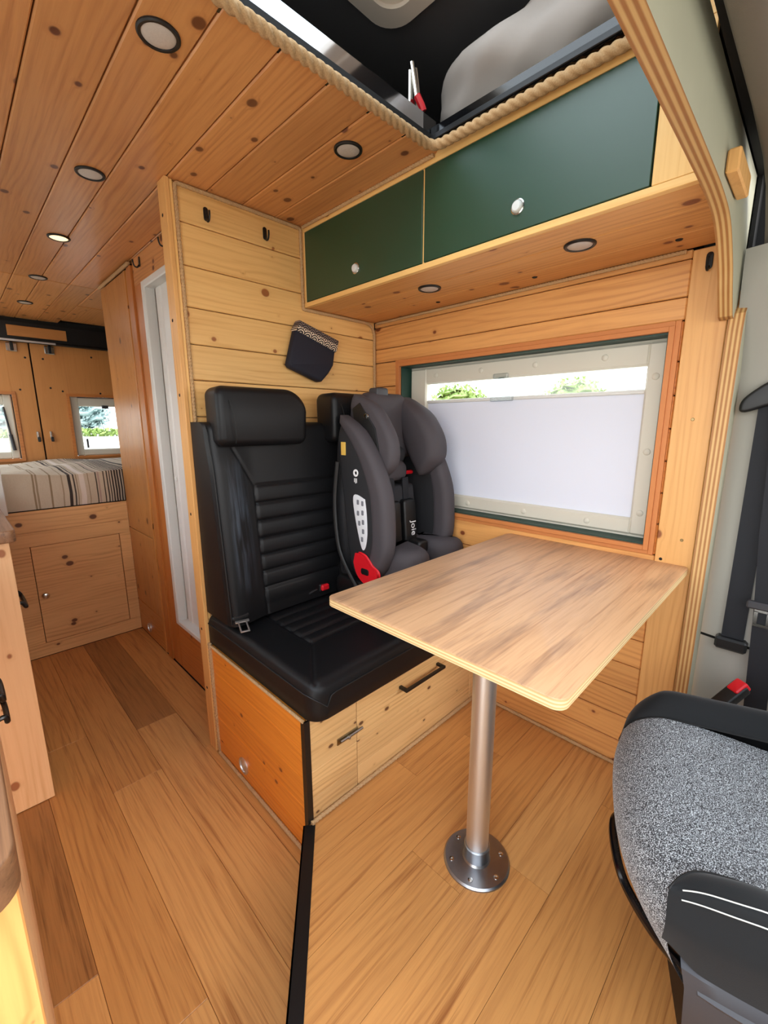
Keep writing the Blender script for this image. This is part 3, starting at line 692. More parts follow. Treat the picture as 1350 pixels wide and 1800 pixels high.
def mfront(u, v):
    a = v*pi*.5
    x = -.93 + 1.79*u
    k = min(1, v*6)*min(1, (1-v)*6)
    top = mtop(u, 0)
    return (x, top[1] - .010*sin(pi*v) - .004*sin(30*u)*k, top[2]*(1-v) + .803*v)
mb.grid(mfront, 60, 12)
mb.f[60*40:] = [tuple(reversed(q)) for q in mb.f[60*40:]]
tag(obj('mattress', mb, 'sheet', None, (0, YB, .8), angle=60), 'mattress in a beige cover with dark brown stripes on the bed base', 'mattress')
tag(obj('end_panel', MB().box(-.94, -.412, YB-.06, YB-.035, .80, 1.62, b=.003), 'white', None, smooth=False), 'pale upright panel at the foot of the bed beside the worktop', 'panel')

struct(obj('wall_front', MB().box(-.98, .98, -2.15, -2.0, .0, .95, b=.02), 'blackplastic', None, (0, -2.1, 0), smooth=False))
struct(obj('wall_cab.001', MB().box(-1.0, -.96, -2.0, -1.12, 0, 1.0, b=.01), 'pillar', None, (-1, -1.5, 0), smooth=False))
struct(obj('wall_cab.002', MB().box(.96, 1.0, -2.0, -1.02, 0, 1.0, b=.01), 'pillar', None, (1, -1.5, 0), smooth=False))
# ------------------------------------------------------------------ kitchen units on the left
KX = -.487; KY = .787
k1 = tag(empty('kitchen_cabinet', (-.72, 1.3, 0)), 'tall-fronted pale pine kitchen cabinet with bare end panel beside the bed', 'cabinet')
obj('carcass', MB().box(-.94, KX-.02, KY+.018, YB-.07, .002, .894), 'cavity', k1, smooth=False)
obj('side_panel', MB().box(-.94, KX, KY, KY+.018, .002, .8945, b=.0015), 'kitchen', k1, (-.7, KY, .4), 'ZX', smooth=False)
for a, b in ((.06, .40), (.404, .655), (.659, .89)):
    d = obj('drawer', MB().box(KX-.02, KX-.001, KY+.022, YB-.08, a, b, b=.0015), 'kitchen', k1, (KX, 1.3, a), 'YZ', smooth=False)
    if .4 < a < .5:
        z = .612
        obj('handle', MB().tube(catmull([(KX-.002, 1.05, z), (KX+.020, 1.052, z+.002), (KX+.030, 1.062, z-.018), (KX+.030, 1.19, z-.018), (KX+.020, 1.20, z), (KX-.002, 1.202, z)], 5), .007, 8), 'blackmetal', d)
tag(obj('worktop', MB().pillow(rrect(-.95, -.470, .758, YB-.062, .02), lambda u, v, d: (u, v, d), .8955, .932, .004), 'worktop', None, (-.7, 1.3, .8955), 'Y'), 'dark oak laminate worktop over the kitchen cabinet beside the bed', 'worktop')
k2 = tag(empty('kitchen_cabinet', (-.8, .15, 0)), 'pine drawer unit with black handles nearest to the entrance', 'cabinet')
NX = -.588
obj('carcass', MB().box(-.94, NX-.016, -.44, KY-.004, .002, .861), 'cavity', k2, smooth=False)
obj('side_panel', MB().box(-.94, NX, -.456, -.44, .002, .861, b=.0015), 'wall', k2, (-.75, -.45, .4), 'ZX', smooth=False)
obj('plinth', MB().box(NX-.016, NX, -.439, KY-.004, .002, .07, b=.001), 'kitchen', k2, (NX, .2, 0), 'YZ', smooth=False)
for a, b in ((.074, .33), (.334, .626), (.630, .858)):
    d = obj('drawer', MB().box(NX-.016, NX, -.438, KY-.006, a, b, b=.0015), 'kitchen', k2, (NX, .2, a), 'YZ', smooth=False)
    for z in ((.665,) if b > .8 else (.60,) if b > .5 else ()):
        if z < .62: z = b-.012
        obj('handle', MB().tube(catmull([(NX-.002, .27, z+.006), (NX+.016, .272, z+.008), (NX+.019, .282, z-.008), (NX+.019, .36, z-.008), (NX+.013, .37, z+.006), (NX-.002, .372, z+.006)], 5), .0055, 8), 'blackmetal', d)
wt2 = tag(empty('worktop', (-.75, .15, .862)), 'dark oak laminate worktop with rounded corner over the drawer unit', 'worktop')
obj('laminate', MB().pillow(rrect(-.95, NX+.0035, -.486, KY-.03, .03, 8), lambda u, v, d: (u, v, d), .862, .90, .002), 'worktop', wt2, (-.75, .15, .862), 'Y')

# ------------------------------------------------------------------ overhead cabinet
oc = tag(empty('overhead_cabinet', (.67, 0, ZB)), 'overhead cabinet with two dark green doors above the window', 'cabinet')
CY0 = -.656
obj('bottom_board', MB().box(XC-.001, XC+.016, CY0, YP-.001, ZB-.003, ZB+.013, b=.001), 'fascia', oc, (XC, 0, ZB), 'Y', smooth=False)
for a, b in ((XC+.016, .605), (.605, .735), (.735, XW-.001)):
    plank(oc, (a+.0012, b-.0012), (CY0, YP-.001), (ZB-.002, ZB+.012), 'wall', 'Y')
obj('top_rail', MB().box(XC, XC+.016, CY0, YP-.001, 1.9375, 1.9725, b=.001), 'fascia', oc, (XC, 0, 1.94), 'YZ', smooth=False)
obj('left_stile', MB().box(XC, XC+.016, .588, YP-.001, ZB+.014, 1.937, b=.001), 'fascia', oc, (XC, .6, 1.8), 'Z', smooth=False)
obj('right_stile', MB().box(XC, XC+.016, CY0, -.577, ZB+.014, 1.937, b=.001), 'fascia', oc, (XC, -.62, 1.8), 'Z', smooth=False)
obj('divider', MB().box(XC+.004, XC+.02, .004, .014, ZB+.014, 1.937), 'fascia', oc, smooth=False)
obj('carcass', MB().box(XC+.017, XW-.002, CY0, YP-.002, 1.94, 1.972).box(XW-.01, XW-.002, CY0, YP-.002, ZB+.014, 1.94), 'cavity', oc, smooth=False)
for y0, y1, ky in ((.0125, .586, .300), (-.574, .0055, -.289)):
    d = obj('door', MB().box(XC-.001, XC+.017, y0, y1, ZB+.015, 1.9355, b=.0012), 'green', oc, smooth=False)
    k = obj('knob', MB().lathe((XC-.001, ky, 1.747), (-1, 0, 0), [(.0175, 0), (.0175, .003), (.015, .0045), (.0135, .0035)], 24), 'chrome', d)
    obj('button', MB().lathe((XC-.004, ky, 1.747), (-1, 0, 0), [(.0125, 0), (.0125, .005), (.010, .008), (.002, .0085)], 20), 'white', k)
for x, y in ((.778, -.19), (.768, -.569), (.786, .191)):
    obj('screw_cap', MB().lathe((x, y, ZB-.002), (0, 0, -1), [(.0085, 0), (.007, .002)], 14), 'cavity', oc)

# ------------------------------------------------------------------ down lights
def downlight(x, y, z, label, lit=False, group=None):
    t = tag(empty('downlight', (x, y, z)), label, 'light', group)
    obj('ring', MB().lathe((x, y, z), (0, 0, -1), [(.0385, 0), (.0385, .003), (.036, .0055), (.031, .005), (.030, .001)], 32), 'blackplastic', t)
    obj('lens', MB().lathe((x, y, z-.0006), (0, 0, -1), [(.0302, 0), (.0302, .0025), (.026, .0042), (.012, .005), (.001, .0052)], 28), 'lens_lit' if lit else 'lens', t)
    return t
for x, y, z, lb in ((-.183, .109, ZC, 'black-rimmed downlight in the pine ceiling nearest the roof opening on the left'),
                    (-.166, .74, ZC, 'second downlight along the aisle ceiling, level with the bench partition'),
                    (-.149, 1.346, ZC, 'third downlight along the aisle ceiling, lit warm, in front of the closet'),
                    (-.135, 1.99, ZC, 'fourth downlight along the aisle ceiling, at the foot of the bed'),
                    (-.122, 2.607, ZC, 'last downlight of the aisle row, far above the bed'),
                    (.298, .123, ZC, 'single downlight in the ceiling between hooks and green cabinet'),
                    (.625, -.385, ZB-.002, 'downlight under the overhead cabinet near the plywood arch'),
                    (.632, .107, ZB-.002, 'downlight under the overhead cabinet near the bench')):
    downlight(x, y, z, lb, 'third' in lb)

# ------------------------------------------------------------------ hooks
def hook(p, n, label, s=0.85):
    p = Vector(p); n = Vector(n); 
    t = tag(empty('coat_hook', p), label, 'hook')
    w = Vector((0, 0, 1)).cross(n)
    mb = MB(); out = rrect(-.009*s, .009*s, -.026*s, .022*s, .009*s)
    mb.pillow(out, lambda u, v, d: p + w*u + Vector((0, 0, v)) + n*d, 0.0003, .004, .0015)
    obj('plate', mb, 'blackmetal', t, p)
    q = [p + n*.004 + Vector((0, 0, -.018*s)), p + n*.014*s + Vector((0, 0, -.030*s)), p + n*.026*s + Vector((0, 0, -.028*s)), p + n*.032*s + Vector((0, 0, -.014*s)), p + n*.033*s + Vector((0, 0, .002*s))]
    obj('prong', MB().tube(catmull(q, 6), .0038*s, 8), 'blackmetal', t, p)
    return t
hook((.113, YP, 1.895), (0, -1, 0), 'black coat hook high on the pine partition, nearer the aisle')
hook((.323, YP, 1.897), (0, -1, 0), 'black coat hook high on the pine partition, nearer the green cabinet')
hook((XS, 1.30, 1.925), (-1, 0, 0), 'dark hook above the shower door, nearer the closet')
hook((XS, .985, 1.925), (-1, 0, 0), 'dark hook above the shower door, half hidden by the partition edge')
hook((XW-.005, -.622, 1.640), (-1, 0, 0), 'black hook on the upright board beside the plywood arch')

# ------------------------------------------------------------------ ropes
rope('rope edging the partition along the ceiling, under the cabinet and down the window corner',
     [(.020, YP-.006, .50), (.020, YP-.006, ZC-.007), (XC-.007, YP-.006, ZC-.007), (XC-.007, YP-.006, ZB-.010), (XW-.008, YP-.006, ZB-.010), (XW-.008, YP-.006, 1.0)], .0062, corner=(.012, .010, .008, .055))
rope('thin rope where the ceiling boards meet the green cabinet', [(XC-.006, .59, ZC-.005), (XC-.006, -.03, ZC-.005)], .0055)
rope('thin rope between the cabinet underside and the window wall', [(XW-.007, .585, ZB-.008), (XW-.007, -.57, ZB-.008)], .0052)
rope('thick pale rope around the edge of the roof opening', [(-.75, -.046, ZC-.004), (.449, -.046, ZC-.004), (.463, -.62, ZC-.004)], .0125, corner=.035)
rope('pale upright rope at the rear corner of the bench side', [(.000, YP-.019, .006), (-.004, YP-.019, .455)], .0075)
rope('rope along the floor below the orange bench side', [(-.006, YP-.03, .006), (-.006, .012, .006)], .0062)
rope('rope between the black seat cushion and the orange bench side', [(-.005, YP-.03, .4475), (-.005, .0, .4475)], .005)
rope('rope along the foot of the bench front', [(.004, -.008, H1+.007), (XW-.012, -.008, H1+.007)], .0068)
rope('dark rope along the foot of the window wall', [(XW-.007, -.025, H1+.007), (XW-.007, -.675, H1+.007)], .0062)
rope('short rope capping the top of the closet', [(XS-.012, 1.93, ZC-.014), (XS-.012, 1.42, ZC-.014)], .0085)

# ------------------------------------------------------------------ bench base
be = tag(empty('bench_base', (.42, .3, 0)), 'pine storage bench with an orange side under the black double seat', 'bench')
obj('carcass', MB().box(.014, XW-.004, .014, YP-.004, .002, .445), 'cavity', be, smooth=False)
sz = [.002, .06, .155, .25, .345, .4435]
for a, b in zip(sz, sz[1:]):
    plank(be, (.0, .013), (.0135, YP-.014), (a+.0005, b-.0005), 'side', 'YZ', b=.001)
dx = .187
fz = [H1+.001, .185, .275, .36, .4435]
for a, b in zip(fz, fz[1:]):
    plank(be, (.012, dx-.001), (.0, .013), (a+.0005, b-.0005), 'front', 'XZ', b=.001)
dr = obj('door', MB().box(dx+.001, .80, .004, .013, H1+.004, .4435), 'cavity', be, smooth=False)
for a, b in zip(fz, fz[1:]):
    plank(dr, (dx+.0015, .80), (.0, .010), (a+.0005, b-.0005), 'front', 'XZ', b=.001)
plank(be, (.802, XW-.002), (.0, .013), (H1+.001, .4435), 'front', 'XZ')
obj('handle', MB().box(.375, .387, -.03, .0, .366, .376, b=.001).box(.575, .587, -.03, .0, .366, .376, b=.001).box(.375, .587, -.036, -.026, .366, .376, b=.001), 'blackmetal', dr, smooth=False)
obj('handle', MB().box(.765, .777, -.03, .0, .30, .34, b=.001), 'blackmetal', dr, smooth=False)
lt = obj('latch', MB().box(.108, .190, -.003, .0, .306, .328, b=.001), 'brass', be, smooth=False)
obj('bolt', MB().cyl((.118, -.006, .317), (.205, -.006, .317), .004, n=10).box(.145, .152, -.014, -.003, .312, .322, b=.001), 'steel', lt)
obj('corner_strip', MB().box(-.004, .014, -.004, .0, H1+.003, .444).box(-.004, .0, .0, .014, .002, .444), 'blackmetal', be, smooth=False)
obj('vent_ring', MB().lathe((0, .392, .060), (-1, 0, 0), [(.030, 0), (.030, .004), (.027, .006), (.022, .005), (.021, .0015), (.001, .001)], 28), 'alu', be)

# ------------------------------------------------------------------ double bench seat
bs = tag(empty('double_seat', (.4, .3, .446)), 'black leatherette double seat with two headrests on the pine bench', 'seat')
SW = .80
def dseg(px, py, ax, ay, bx, by):
    dx_, dy_ = bx-ax, by-ay; l = dx_*dx_+dy_*dy_; t = max(0, min(1, ((px-ax)*dx_+(py-ay)*dy_)/l))
    return sqrt((px-ax-t*dx_)**2 + (py-ay-t*dy_)**2)
def groove(d, w=.005, dep=.006): return -dep*exp(-(d/w)**2)
def sstep(a, b, x):
    t = max(0, min(1, (x-a)/(b-a))); return t*t*(3-2*t)
# backrest: front surface y(x, z)
QX0, QX1, QZ1 = .144, .656, 1.031
BZ0, BZ1 = .575, 1.243
qz = [1.031, .970, .909, .848, .789, .730, .671]
def back_y(x, z):
    k = (z-BZ0)/(BZ1-BZ0)
    y = .418 + .060*k
    e = min(x, SW-x)
    y -= .018*sstep(.15, .04, e)*(1-.6*sstep(1.08, 1.2, z))      # side bolsters stand proud
    r = .03
    if e < r: y += r - sqrt(max(0, r*r-(r-e)**2))
    if z > BZ1-r: y += r - sqrt(max(0, r*r-(z-BZ1+r)**2))
    d = 1
    for s in (0, 1):
        X = (lambda q: q) if not s else (lambda q: SW-q)
        d = min(d, dseg(x, z, X(QX0), .58, X(QX0), QZ1), dseg(x, z, X(QX0), QZ1, X(.075), 1.16))
    d = min(d, dseg(x, z, QX0, QZ1, QX1, QZ1))
    y -= groove(d, .0035, .005)
    if QX0 < x < QX1:
        for q in qz[1:]: y -= groove(abs(z-q), .0045, .006)
        if z < QZ1:
            zz_ = [q for q in qz if q <= z]; hi = min([q for q in qz if q > z] or [QZ1]); lo_ = max(zz_ or [.612])
            tt = (z-lo_)/(hi-lo_); y -= .0032*sin(pi*max(0, min(1, tt)))
    return y
mb = MB()
nx, nz = 170, 150
mb.grid(lambda u, v: (SW*u, back_y(SW*u, BZ0+(BZ1-BZ0)*v), BZ0+(BZ1-BZ0)*v), nx, nz)
# sides, top, back, bottom closing panels
def side(x, flip):
    rows = []
    for j in range(nz+1):
        z = BZ0+(BZ1-BZ0)*j/nz; yf = back_y(x, z); rows.append([(x, yf, z), (x, yf+(.585-yf)*.5, z), (x, .593, z)])
    m = MB(); m.loft(rows, False, False, closed=False)
    if flip: m.f = [tuple(reversed(q)) for q in m.f]
    mb.add(m.v, m.f)
side(0, False); side(SW, True)
m2 = MB(); m2.loft([[(SW*i/nx, back_y(SW*i/nx, BZ1), BZ1), (SW*i/nx, .593, BZ1)] for i in range(nx+1)], False, False, closed=False); mb.add(m2.v, m2.f)
m2 = MB(); m2.loft([[(SW*i/nx, back_y(SW*i/nx, BZ0), BZ0), (SW*i/nx, .593, BZ0)] for i in range(nx+1)], False, False, closed=False); mb.add(m2.v, m2.f)
mb.add([(0, .593, BZ0), (SW, .593, BZ0), (SW, .593, BZ1), (0, .593, BZ1)], [(0, 3, 2, 1)])
bk = obj('backrest', mb, 'worn', bs, (.4, .5, BZ0), angle=50)
obj('piping', MB().tube([(.003, back_y(.012, BZ0+.66*j/30)+.0, BZ0+.01+.645*j/30) for j in range(31)], .0022, 6), 'stitch', bk)
# headrests
def headrest(x0, x1):
    out = []
    z0, z1 = 1.166, 1.352
    out = [(x0+.02, z0), (x1-.014, z0)] 
    r = .026
    P = []
    for cx, cz, a0, rr in ((x1-r, z0+r, -pi/2, r), (x1-.075, z1-.075, 0, .075), (x0+.03, z1-.03, pi/2, .03), (x0+r, z0+r, pi, r)):
        for k in range(9): a = a0+pi/2*k/8; P.append((cx+rr*cos(a), cz+rr*sin(a)))
    m = MB()
    def t3(u, v, d):
        return (u + (.012*(d-.40)/.1), d + .05*(v-z0)*.3 + .02*((v-1.26)/.1)**2*(1 if d < .45 else 0), v)
    m.pillow(P, t3, .545, .395, .022, 5, b0=.03)
    return obj('headrest', m, 'leather', bk, ((x0+x1)/2, .47, z0), angle=60)
hr1 = headrest(.010, .333); hr2 = headrest(.450, .773)
for h, xx in ((hr1, .055), (hr2, .495)):
    obj('seam', MB().tube(catmull([(xx-.012, .428, 1.338), (xx-.006, .402, 1.30), (xx, .3905, 1.25), (xx+.004, .3935, 1.20), (xx+.005, .402, 1.178)], 6), .0016, 6), 'stitch', h)
# seat cushion
CZ0, CZ1 = .449, .560; CF = -.045; CB = .592
def cush_z(x, y):
    z = CZ1 + .006*sin(pi*max(0, min(1, x/SW)))
    e = min(x, SW-x); r = .03
    if e < r: z -= r - sqrt(max(0, r*r-(r-e)**2))
    f = y-CF; rf = .038
    if f < rf: z -= rf - sqrt(max(0, rf*rf-(rf-f)**2))
    d = min(dseg(x, y, QX0, .16, QX0, .5), dseg(x, y, QX1, .16, QX1, .5), dseg(x, y, QX0, .16, QX1, .16), dseg(x, y, QX0, .16, .02, -.02), dseg(x, y, QX1, .16, SW-.02, -.02))
    z += groove(d, .0045, .006)
    if QX0 < x < QX1 and y > .16:
        q = (y-.16)/.056; z += groove(abs(q-round(q))*.056, .006, .007) + .004*abs(sin(pi*q))
    return z
rc = .045
def cush_xy(u, v):
    # map the unit square to a rectangle with rounded front corners
    y = CF + (CB-CF)*v; f = y-CF
    ins = rc - sqrt(max(0, rc*rc-(rc-f)**2)) if f < rc else 0
    return (ins + (SW-2*ins)*u, y)
mb = MB(); nu, nv = 150, 120
def vmap(v): return v*v*.35 + v*.65
T = lambda i, j: cush_xy(i/nu, vmap(j/nv))
def top_pt(i, j):
    x, y = T(i, j); f = y-CF; ins = rc - sqrt(max(0, rc*rc-(rc-f)**2)) if f < rc else 0
    xx = (x-ins)/(SW-2*ins)*SW
    return (x, y, cush_z(xx, y))
vs = [top_pt(i, j) for j in range(nv+1) for i in range(nu+1)]
fs = [(j*(nu+1)+i, j*(nu+1)+i+1, (j+1)*(nu+1)+i+1, (j+1)*(nu+1)+i) for j in range(nv) for i in range(nu)]
mb.add(vs, fs)
loop = [(0, j) for j in range(nv, 0, -1)] + [(i, 0) for i in range(nu+1)] + [(nu, j) for j in range(1, nv+1)]
tp = [top_pt(*k) for k in loop]
mb.loft([[p for p in tp], [(p[0], p[1], p[2]*.5+CZ0*.5) for p in tp], [(p[0], p[1], CZ0+.006) for p in tp], [(p[0]*.985+.006, p[1]*.985+.004, CZ0) for p in tp]], False, False, closed=False)
mb.f[nu*nv:] = [tuple(reversed(q)) for q in mb.f[nu*nv:]]
cu = obj('seat_cushion', mb, 'leather', bs, (.4, .25, CZ0), angle=60)
obj('piping', MB().tube([(p[0] + (-.001 if p[0] < .4 else .001), p[1]-.001*(p[1] < 0), p[2]+.0005) for p in tp[::3]], .0022, 6), 'stitch', cu)
# belt parts tucked at the seat joint
bu = obj('belt_tongue', MB().box(.004, .066, .400, .416, .596, .612, b=.005), 'blackplastic', bs, smooth=False)
tg = MB(); Tm = frame_m((.030, .392, .590), (.96, -.28, 0), (-.25, -.8, -.25))
def fr(u, v, d): return Tm @ Vector((u, v, d))
for (a, b, c, d) in ((-.012, -.008, -.005, .035), (.008, .012, -.005, .035), (-.012, .012, .031, .036), (-.018, .018, -.012, -.002)):
    tg.pillow(rrect(a, b, c, d, .0015, 2), fr, 0, .003, .0008, 2)
tg.v = [tuple(Tm.translation + (Vector(p)-Tm.translation)*1.25 + Vector((0, -.008, .004))) for p in tg.v]
obj('metal_tongue', tg, 'alu', bu)
bc = obj('belt_buckle', MB().box(.368, .412, .412, .455, .592, .624, b=.005), 'blackplastic', bs, smooth=False)
obj('release_button', MB().box(.372, .408, .402, .43, .598, .622, b=.005), 'red', bc, smooth=False)
obj('cable', MB().tube([(.37, .425, .606), (.345, .422, .604), (.32, .418, .60)], .0035, 8), 'steel', bc)

# ------------------------------------------------------------------ child car seat
cst = tag(empty('child_car_seat', (.64, .3, .57)), 'grey and black child car seat with harness strapped to the bench', 'car seat')
def wing(name, x0, x1, tabf, tabb, z0, z1, mat, parent, n=22, lean=0.0, rx=.03, topr=.06, botr=.05):
    """upright side wing: at each height a rounded box from front edge tabf(z) to rear edge tabb(z)"""
    rings = []
    for i in range(n+1):
        a = i/n; z = z0 + (z1-z0)*a
        s = 1.0
        dz = z1-z
        if dz < topr: s = sqrt(max(0.02, 1-((topr-dz)/topr)**2))
        dz = z-z0
        if dz < botr: s = min(s, sqrt(max(0.05, 1-((botr-dz)/botr)**2)))
        yf, yb = lerp_tab(tabf, z), lerp_tab(tabb, z); cy = yb - (yb-yf)*.45; hx = (x1-x0)/2*(.45+.55*s); cx = (x0+x1)/2 + lean*(z-z0)
        rings.append([(px, py, z) for px, py in rrect(cx-hx, cx+hx, cy-(cy-yf)*s, cy+(yb-cy)*s, rx, 5)])
    m = MB(); m.loft(rings)
    return obj(name, m, mat, parent, angle=80)
base = obj('base', MB().pillow(rrect(.47, .83, .10, .47, .06), lambda u, v, d: (u, v, d), .573, .70, .03), 'blackplastic', cst)
LF = [(.66, .19), (.72, .15), (.80, .12), (.90, .118), (1.0, .130), (1.11, .178), (1.20, .245), (1.26, .315)]
LB = [(.66, .30), (.74, .315), (.83, .335), (.98, .352), (1.12, .37), (1.26, .385)]
# padded grey front edges and darker outer shells
for sgn, xa, xb in ((1, .432, .50), (-1, .778, .846)):
    w = wing('side_wing', xa, xb, LF, [(z, lerp_tab(LF, z) + .085) for z in (.66, .72, .80, .90, 1.0, 1.11, 1.2, 1.26)], .665, 1.268, 'seatgrey', cst, rx=.028)
    sh = wing('wing_shell', xa+.004, xb-.004, [(z, y+.055) for z, y in LF], LB, .665, 1.232, 'seatshell', cst, rx=.02)
    if sgn == 1: SHL = sh
bkp = obj('back_shell', MB().pillow([(.455, .66), (.825, .66), (.83, .95), (.80, 1.20), (.72, 1.27), (.56, 1.27), (.48, 1.20), (.45, .95)], lambda u, v, d: (u, d + .06*(v-.66), v), .405, .335, .03), 'seatshell', cst, angle=60)
obj('inner_pad', MB().pillow([(.51, .70), (.77, .70), (.78, .9), (.755, 1.10), (.525, 1.10), (.50, .9)], lambda u, v, d: (u, d + .06*(v-.66) - .03*cos((u-.64)*9), v), .36, .325, .02), 'blackplastic', bkp, angle=60)
# head support: centre pad, two forward wings
hs_ = obj('head_support', MB().pillow([(.52, 1.10), (.78, 1.10), (.81, 1.20), (.80, 1.30), (.74, 1.352), (.57, 1.352), (.51, 1.30), (.49, 1.20)], lambda u, v, d: (u, d + .045*(v-1.1), v), .385, .30, .035), 'seatgrey', cst, angle=60)
HF = [(1.03, .20), (1.06, .17), (1.11, .143), (1.18, .148), (1.25, .19), (1.30, .235), (1.345, .30)]
HB = [(1.03, .255), (1.06, .27), (1.11, .29), (1.2, .335), (1.345, .385)]
hl = wing('head_wing', .488, .545, HF, HB, 1.035, 1.342, 'seatgrey', hs_, rx=.026, topr=.06, botr=.06)
hr = wing('head_wing', .715, .826, [(z, y-.0) for z, y in HF], HB, 1.035, 1.342, 'seatgrey', hs_, rx=.045, topr=.09, botr=.08)
obj('wing_shell', MB().pillow([(.19, 1.09), (.30, 1.12), (.34, 1.29), (.30, 1.31), (.22, 1.22)], lambda u, v, d: (d, u, v), .489, .484, .002), 'blackplastic', hl)
obj('adjuster', MB().pillow(rrect(.60, .66, 1.335, 1.372, .012), lambda u, v, d: (u, d, v), .375, .325, .006), 'greyplastic', hs_)
obj('logo_button', MB().lathe((.4835, .262, 1.262), (-1, 0, 0), [(.011, 0), (.010, .004), (.004, .005)], 14), 'chrome', hl)
obj('logo_button', MB().lathe((.5465, .215, 1.225), (1, -.4, 0), [(.012, 0), (.010, .003), (.004, .004)], 14), 'chrome', hl)
# insert cushions and harness
obj('head_cushion', MB().pillow(rrect(.575, .715, 1.015, 1.095, .035), lambda u, v, d: (u, d + .04*(v-1.0), v), .35, .262, .025), 'seatgrey', cst, angle=60)
obj('neck_pad', MB().pillow(rrect(.56, .72, 1.085, 1.15, .03), lambda u, v, d: (u, d + .04*(v-1.0), v), .35, .275, .02), 'darkpad', cst, angle=60)
obj('headrest_release', MB().box(.70, .765, .285, .30, 1.035, 1.05, b=.004), 'red', cst, smooth=False)
obj('seat_insert', MB().pillow([(.55, .76), (.735, .76), (.75, .9), (.735, 1.00), (.565, 1.00), (.54, .9)], lambda u, v, d: (u, d + .05*(v-.8), v), .34, .245, .02), 'darkpad', cst, angle=60)
for x0, x1 in ((.572, .628), (.645, .715)):
    hp = obj('harness_pad', MB().pillow(rrect(x0, x1, .775, .945, .014), lambda u, v, d: (u, d + .07*(v-.8), v), .25, .216, .009), 'blackplastic', cst, angle=60)
    obj('strap', MB().pillow(rrect((x0+x1)/2-.016, (x0+x1)/2+.016, .93, 1.03, .002), lambda u, v, d: (u, d + .07*(v-.8), v), .243, .236, .001), 'webbing', hp)
text('Joie', .040, frame_m((.690, .2155, .83), (0, -.07, -1), (1, 0, 0)), 'lettering', hp)
obj('buckle', MB().pillow(rrect(.655, .715, .735, .79, .018), lambda u, v, d: (u, d, v), .225, .155, .012).pillow(rrect(.668, .70, .70, .745, .01), lambda u, v, d: (u, d, v), .22, .145, .008), 'blackplastic', cst, angle=60)
# thigh cushions
for nm, pts in (('thigh_pad', [(.47, .20), (.50, .085), (.56, .055), (.62, .075), (.655, .16), (.65, .24)]), ('thigh_pad', [(.70, .26), (.72, .14), (.78, .075), (.84, .08), (.85, .17), (.84, .28)])):
    obj(nm, MB().pillow([tuple(p) for p in catmull([(*p, 0) for p in pts+[pts[0]]], 5)[:-1] and [(q.x, q.y) for q in catmull([(*p, 0) for p in pts+[pts[0]]], 5)[:-1]]], lambda u, v, d: (u, v, d), .66, .792, .045), 'seatgrey', cst, angle=60)
# red belt guide, buckles low on the outer side
rg = catmull([(.252, .775, 0), (.215, .768, 0), (.180, .738, 0), (.150, .722, 0), (.155, .70, 0), (.205, .675, 0), (.245, .70, 0), (.262, .74, 0)], 4)
obj('belt_guide', MB().pillow([(q.x, q.y) for q in rg][::-1], lambda u, v, d: (d, u, v), .432, .415, .005), 'red', cst)
obj('belt_guide_slot', MB().pillow(rrect(.185, .225, .705, .728, .008), lambda u, v, d: (d, u, v), .416, .413, .001), 'blackplastic', cst)
obj('recline_arm', MB().tube(catmull([(.428, .36, 1.10), (.422, .375, .95), (.42, .36, .80), (.425, .33, .72), (.43, .27, .64)], 6), .009, 10), 'blackplastic', cst)
obj('foot', MB().pillow(rrect(.22, .40, .575, .66, .03), lambda u, v, d: (d, u, v), .47, .436, .01), 'blackplastic', cst)
# stickers on the outer shell
ls = [tuple(p) for p in ((.222, .975), (.214, .92), (.212, .85), (.222, .80), (.240, .792), (.266, .87), (.284, .96), (.272, .988))]
lsx = catmull([(*p, 0) for p in ls+[ls[0]]], 4)[:-1]
st = obj('label', MB().pillow([(q.x, q.y) for q in lsx], lambda u, v, d: (d, u, v), .4365, .4335, .0005), 'sticker', SHL)
for y0, z0 in ((.228, .950), (.252, .952), (.228, .916), (.252, .912), (.226, .882), (.246, .876), (.226, .848), (.232, .818)):
    obj('diagram', MB().pillow(rrect(y0, y0+.012, z0, z0+.018, .003, 2), lambda u, v, d: (d, u, v), .4336, .4330, .0002), 'greyprint', st)
obj('label', MB().pillow(rrect(.322, .346, 1.125, 1.172, .002), lambda u, v, d: (d, u, v), .4365, .4335, .0004), 'yellow', SHL)
obj('logo', MB().lathe((.4345, .268, 1.065), (-1, 0, 0), [(.013, -.001), (.013, .001), (.007, .0012), (.006, -.001)], 20).box(.4332, .4345, .262, .264, 1.03, 1.046).box(.4332, .4345, .268, .270, 1.028, 1.046).box(.4332, .4345, .274, .276, 1.032, 1.046), 'lettering', SHL)

# ------------------------------------------------------------------ table
tb = tag(empty('dinette_table', (.252, -.395, H1)), 'oak laminate table with plywood edge on a single metal post', 'table')
TZ = .836; TT = .021
out = rrect(.0046, XW-.002, -.671, -.107, .02, 6)
ou2 = rrect(.0046+.0, XW-.002, -.671, -.107, .02, 6)
obj('table_top', MB().pillow(out, lambda u, v, d: (u, v, d), TZ-.0022, TZ, .0012, 2, b0=.0001), 'lam', tb, (.43, -.39, TZ), 'X')
obj('ply_core', MB().pillow(ou2, lambda u, v, d: (u, v, d), TZ-TT, TZ-.0024, .0001, 1, b0=.002), 'plyedge_z', tb, (.43, -.39, 0))
PX, PY = .252, -.395
obj('post', MB().cyl((PX, PY, H1+.03), (PX, PY, TZ-TT-.002), .0285, n=32), 'alu', tb)
fg = obj('floor_flange', MB().lathe((PX, PY, H1), (0, 0, 1), [(.085, 0), (.085, .004), (.081, .008), (.045, .009), (.036, .011), (.033, .016), (.033, .05), (.0305, .052)], 40), 'steel', tb, angle=30)
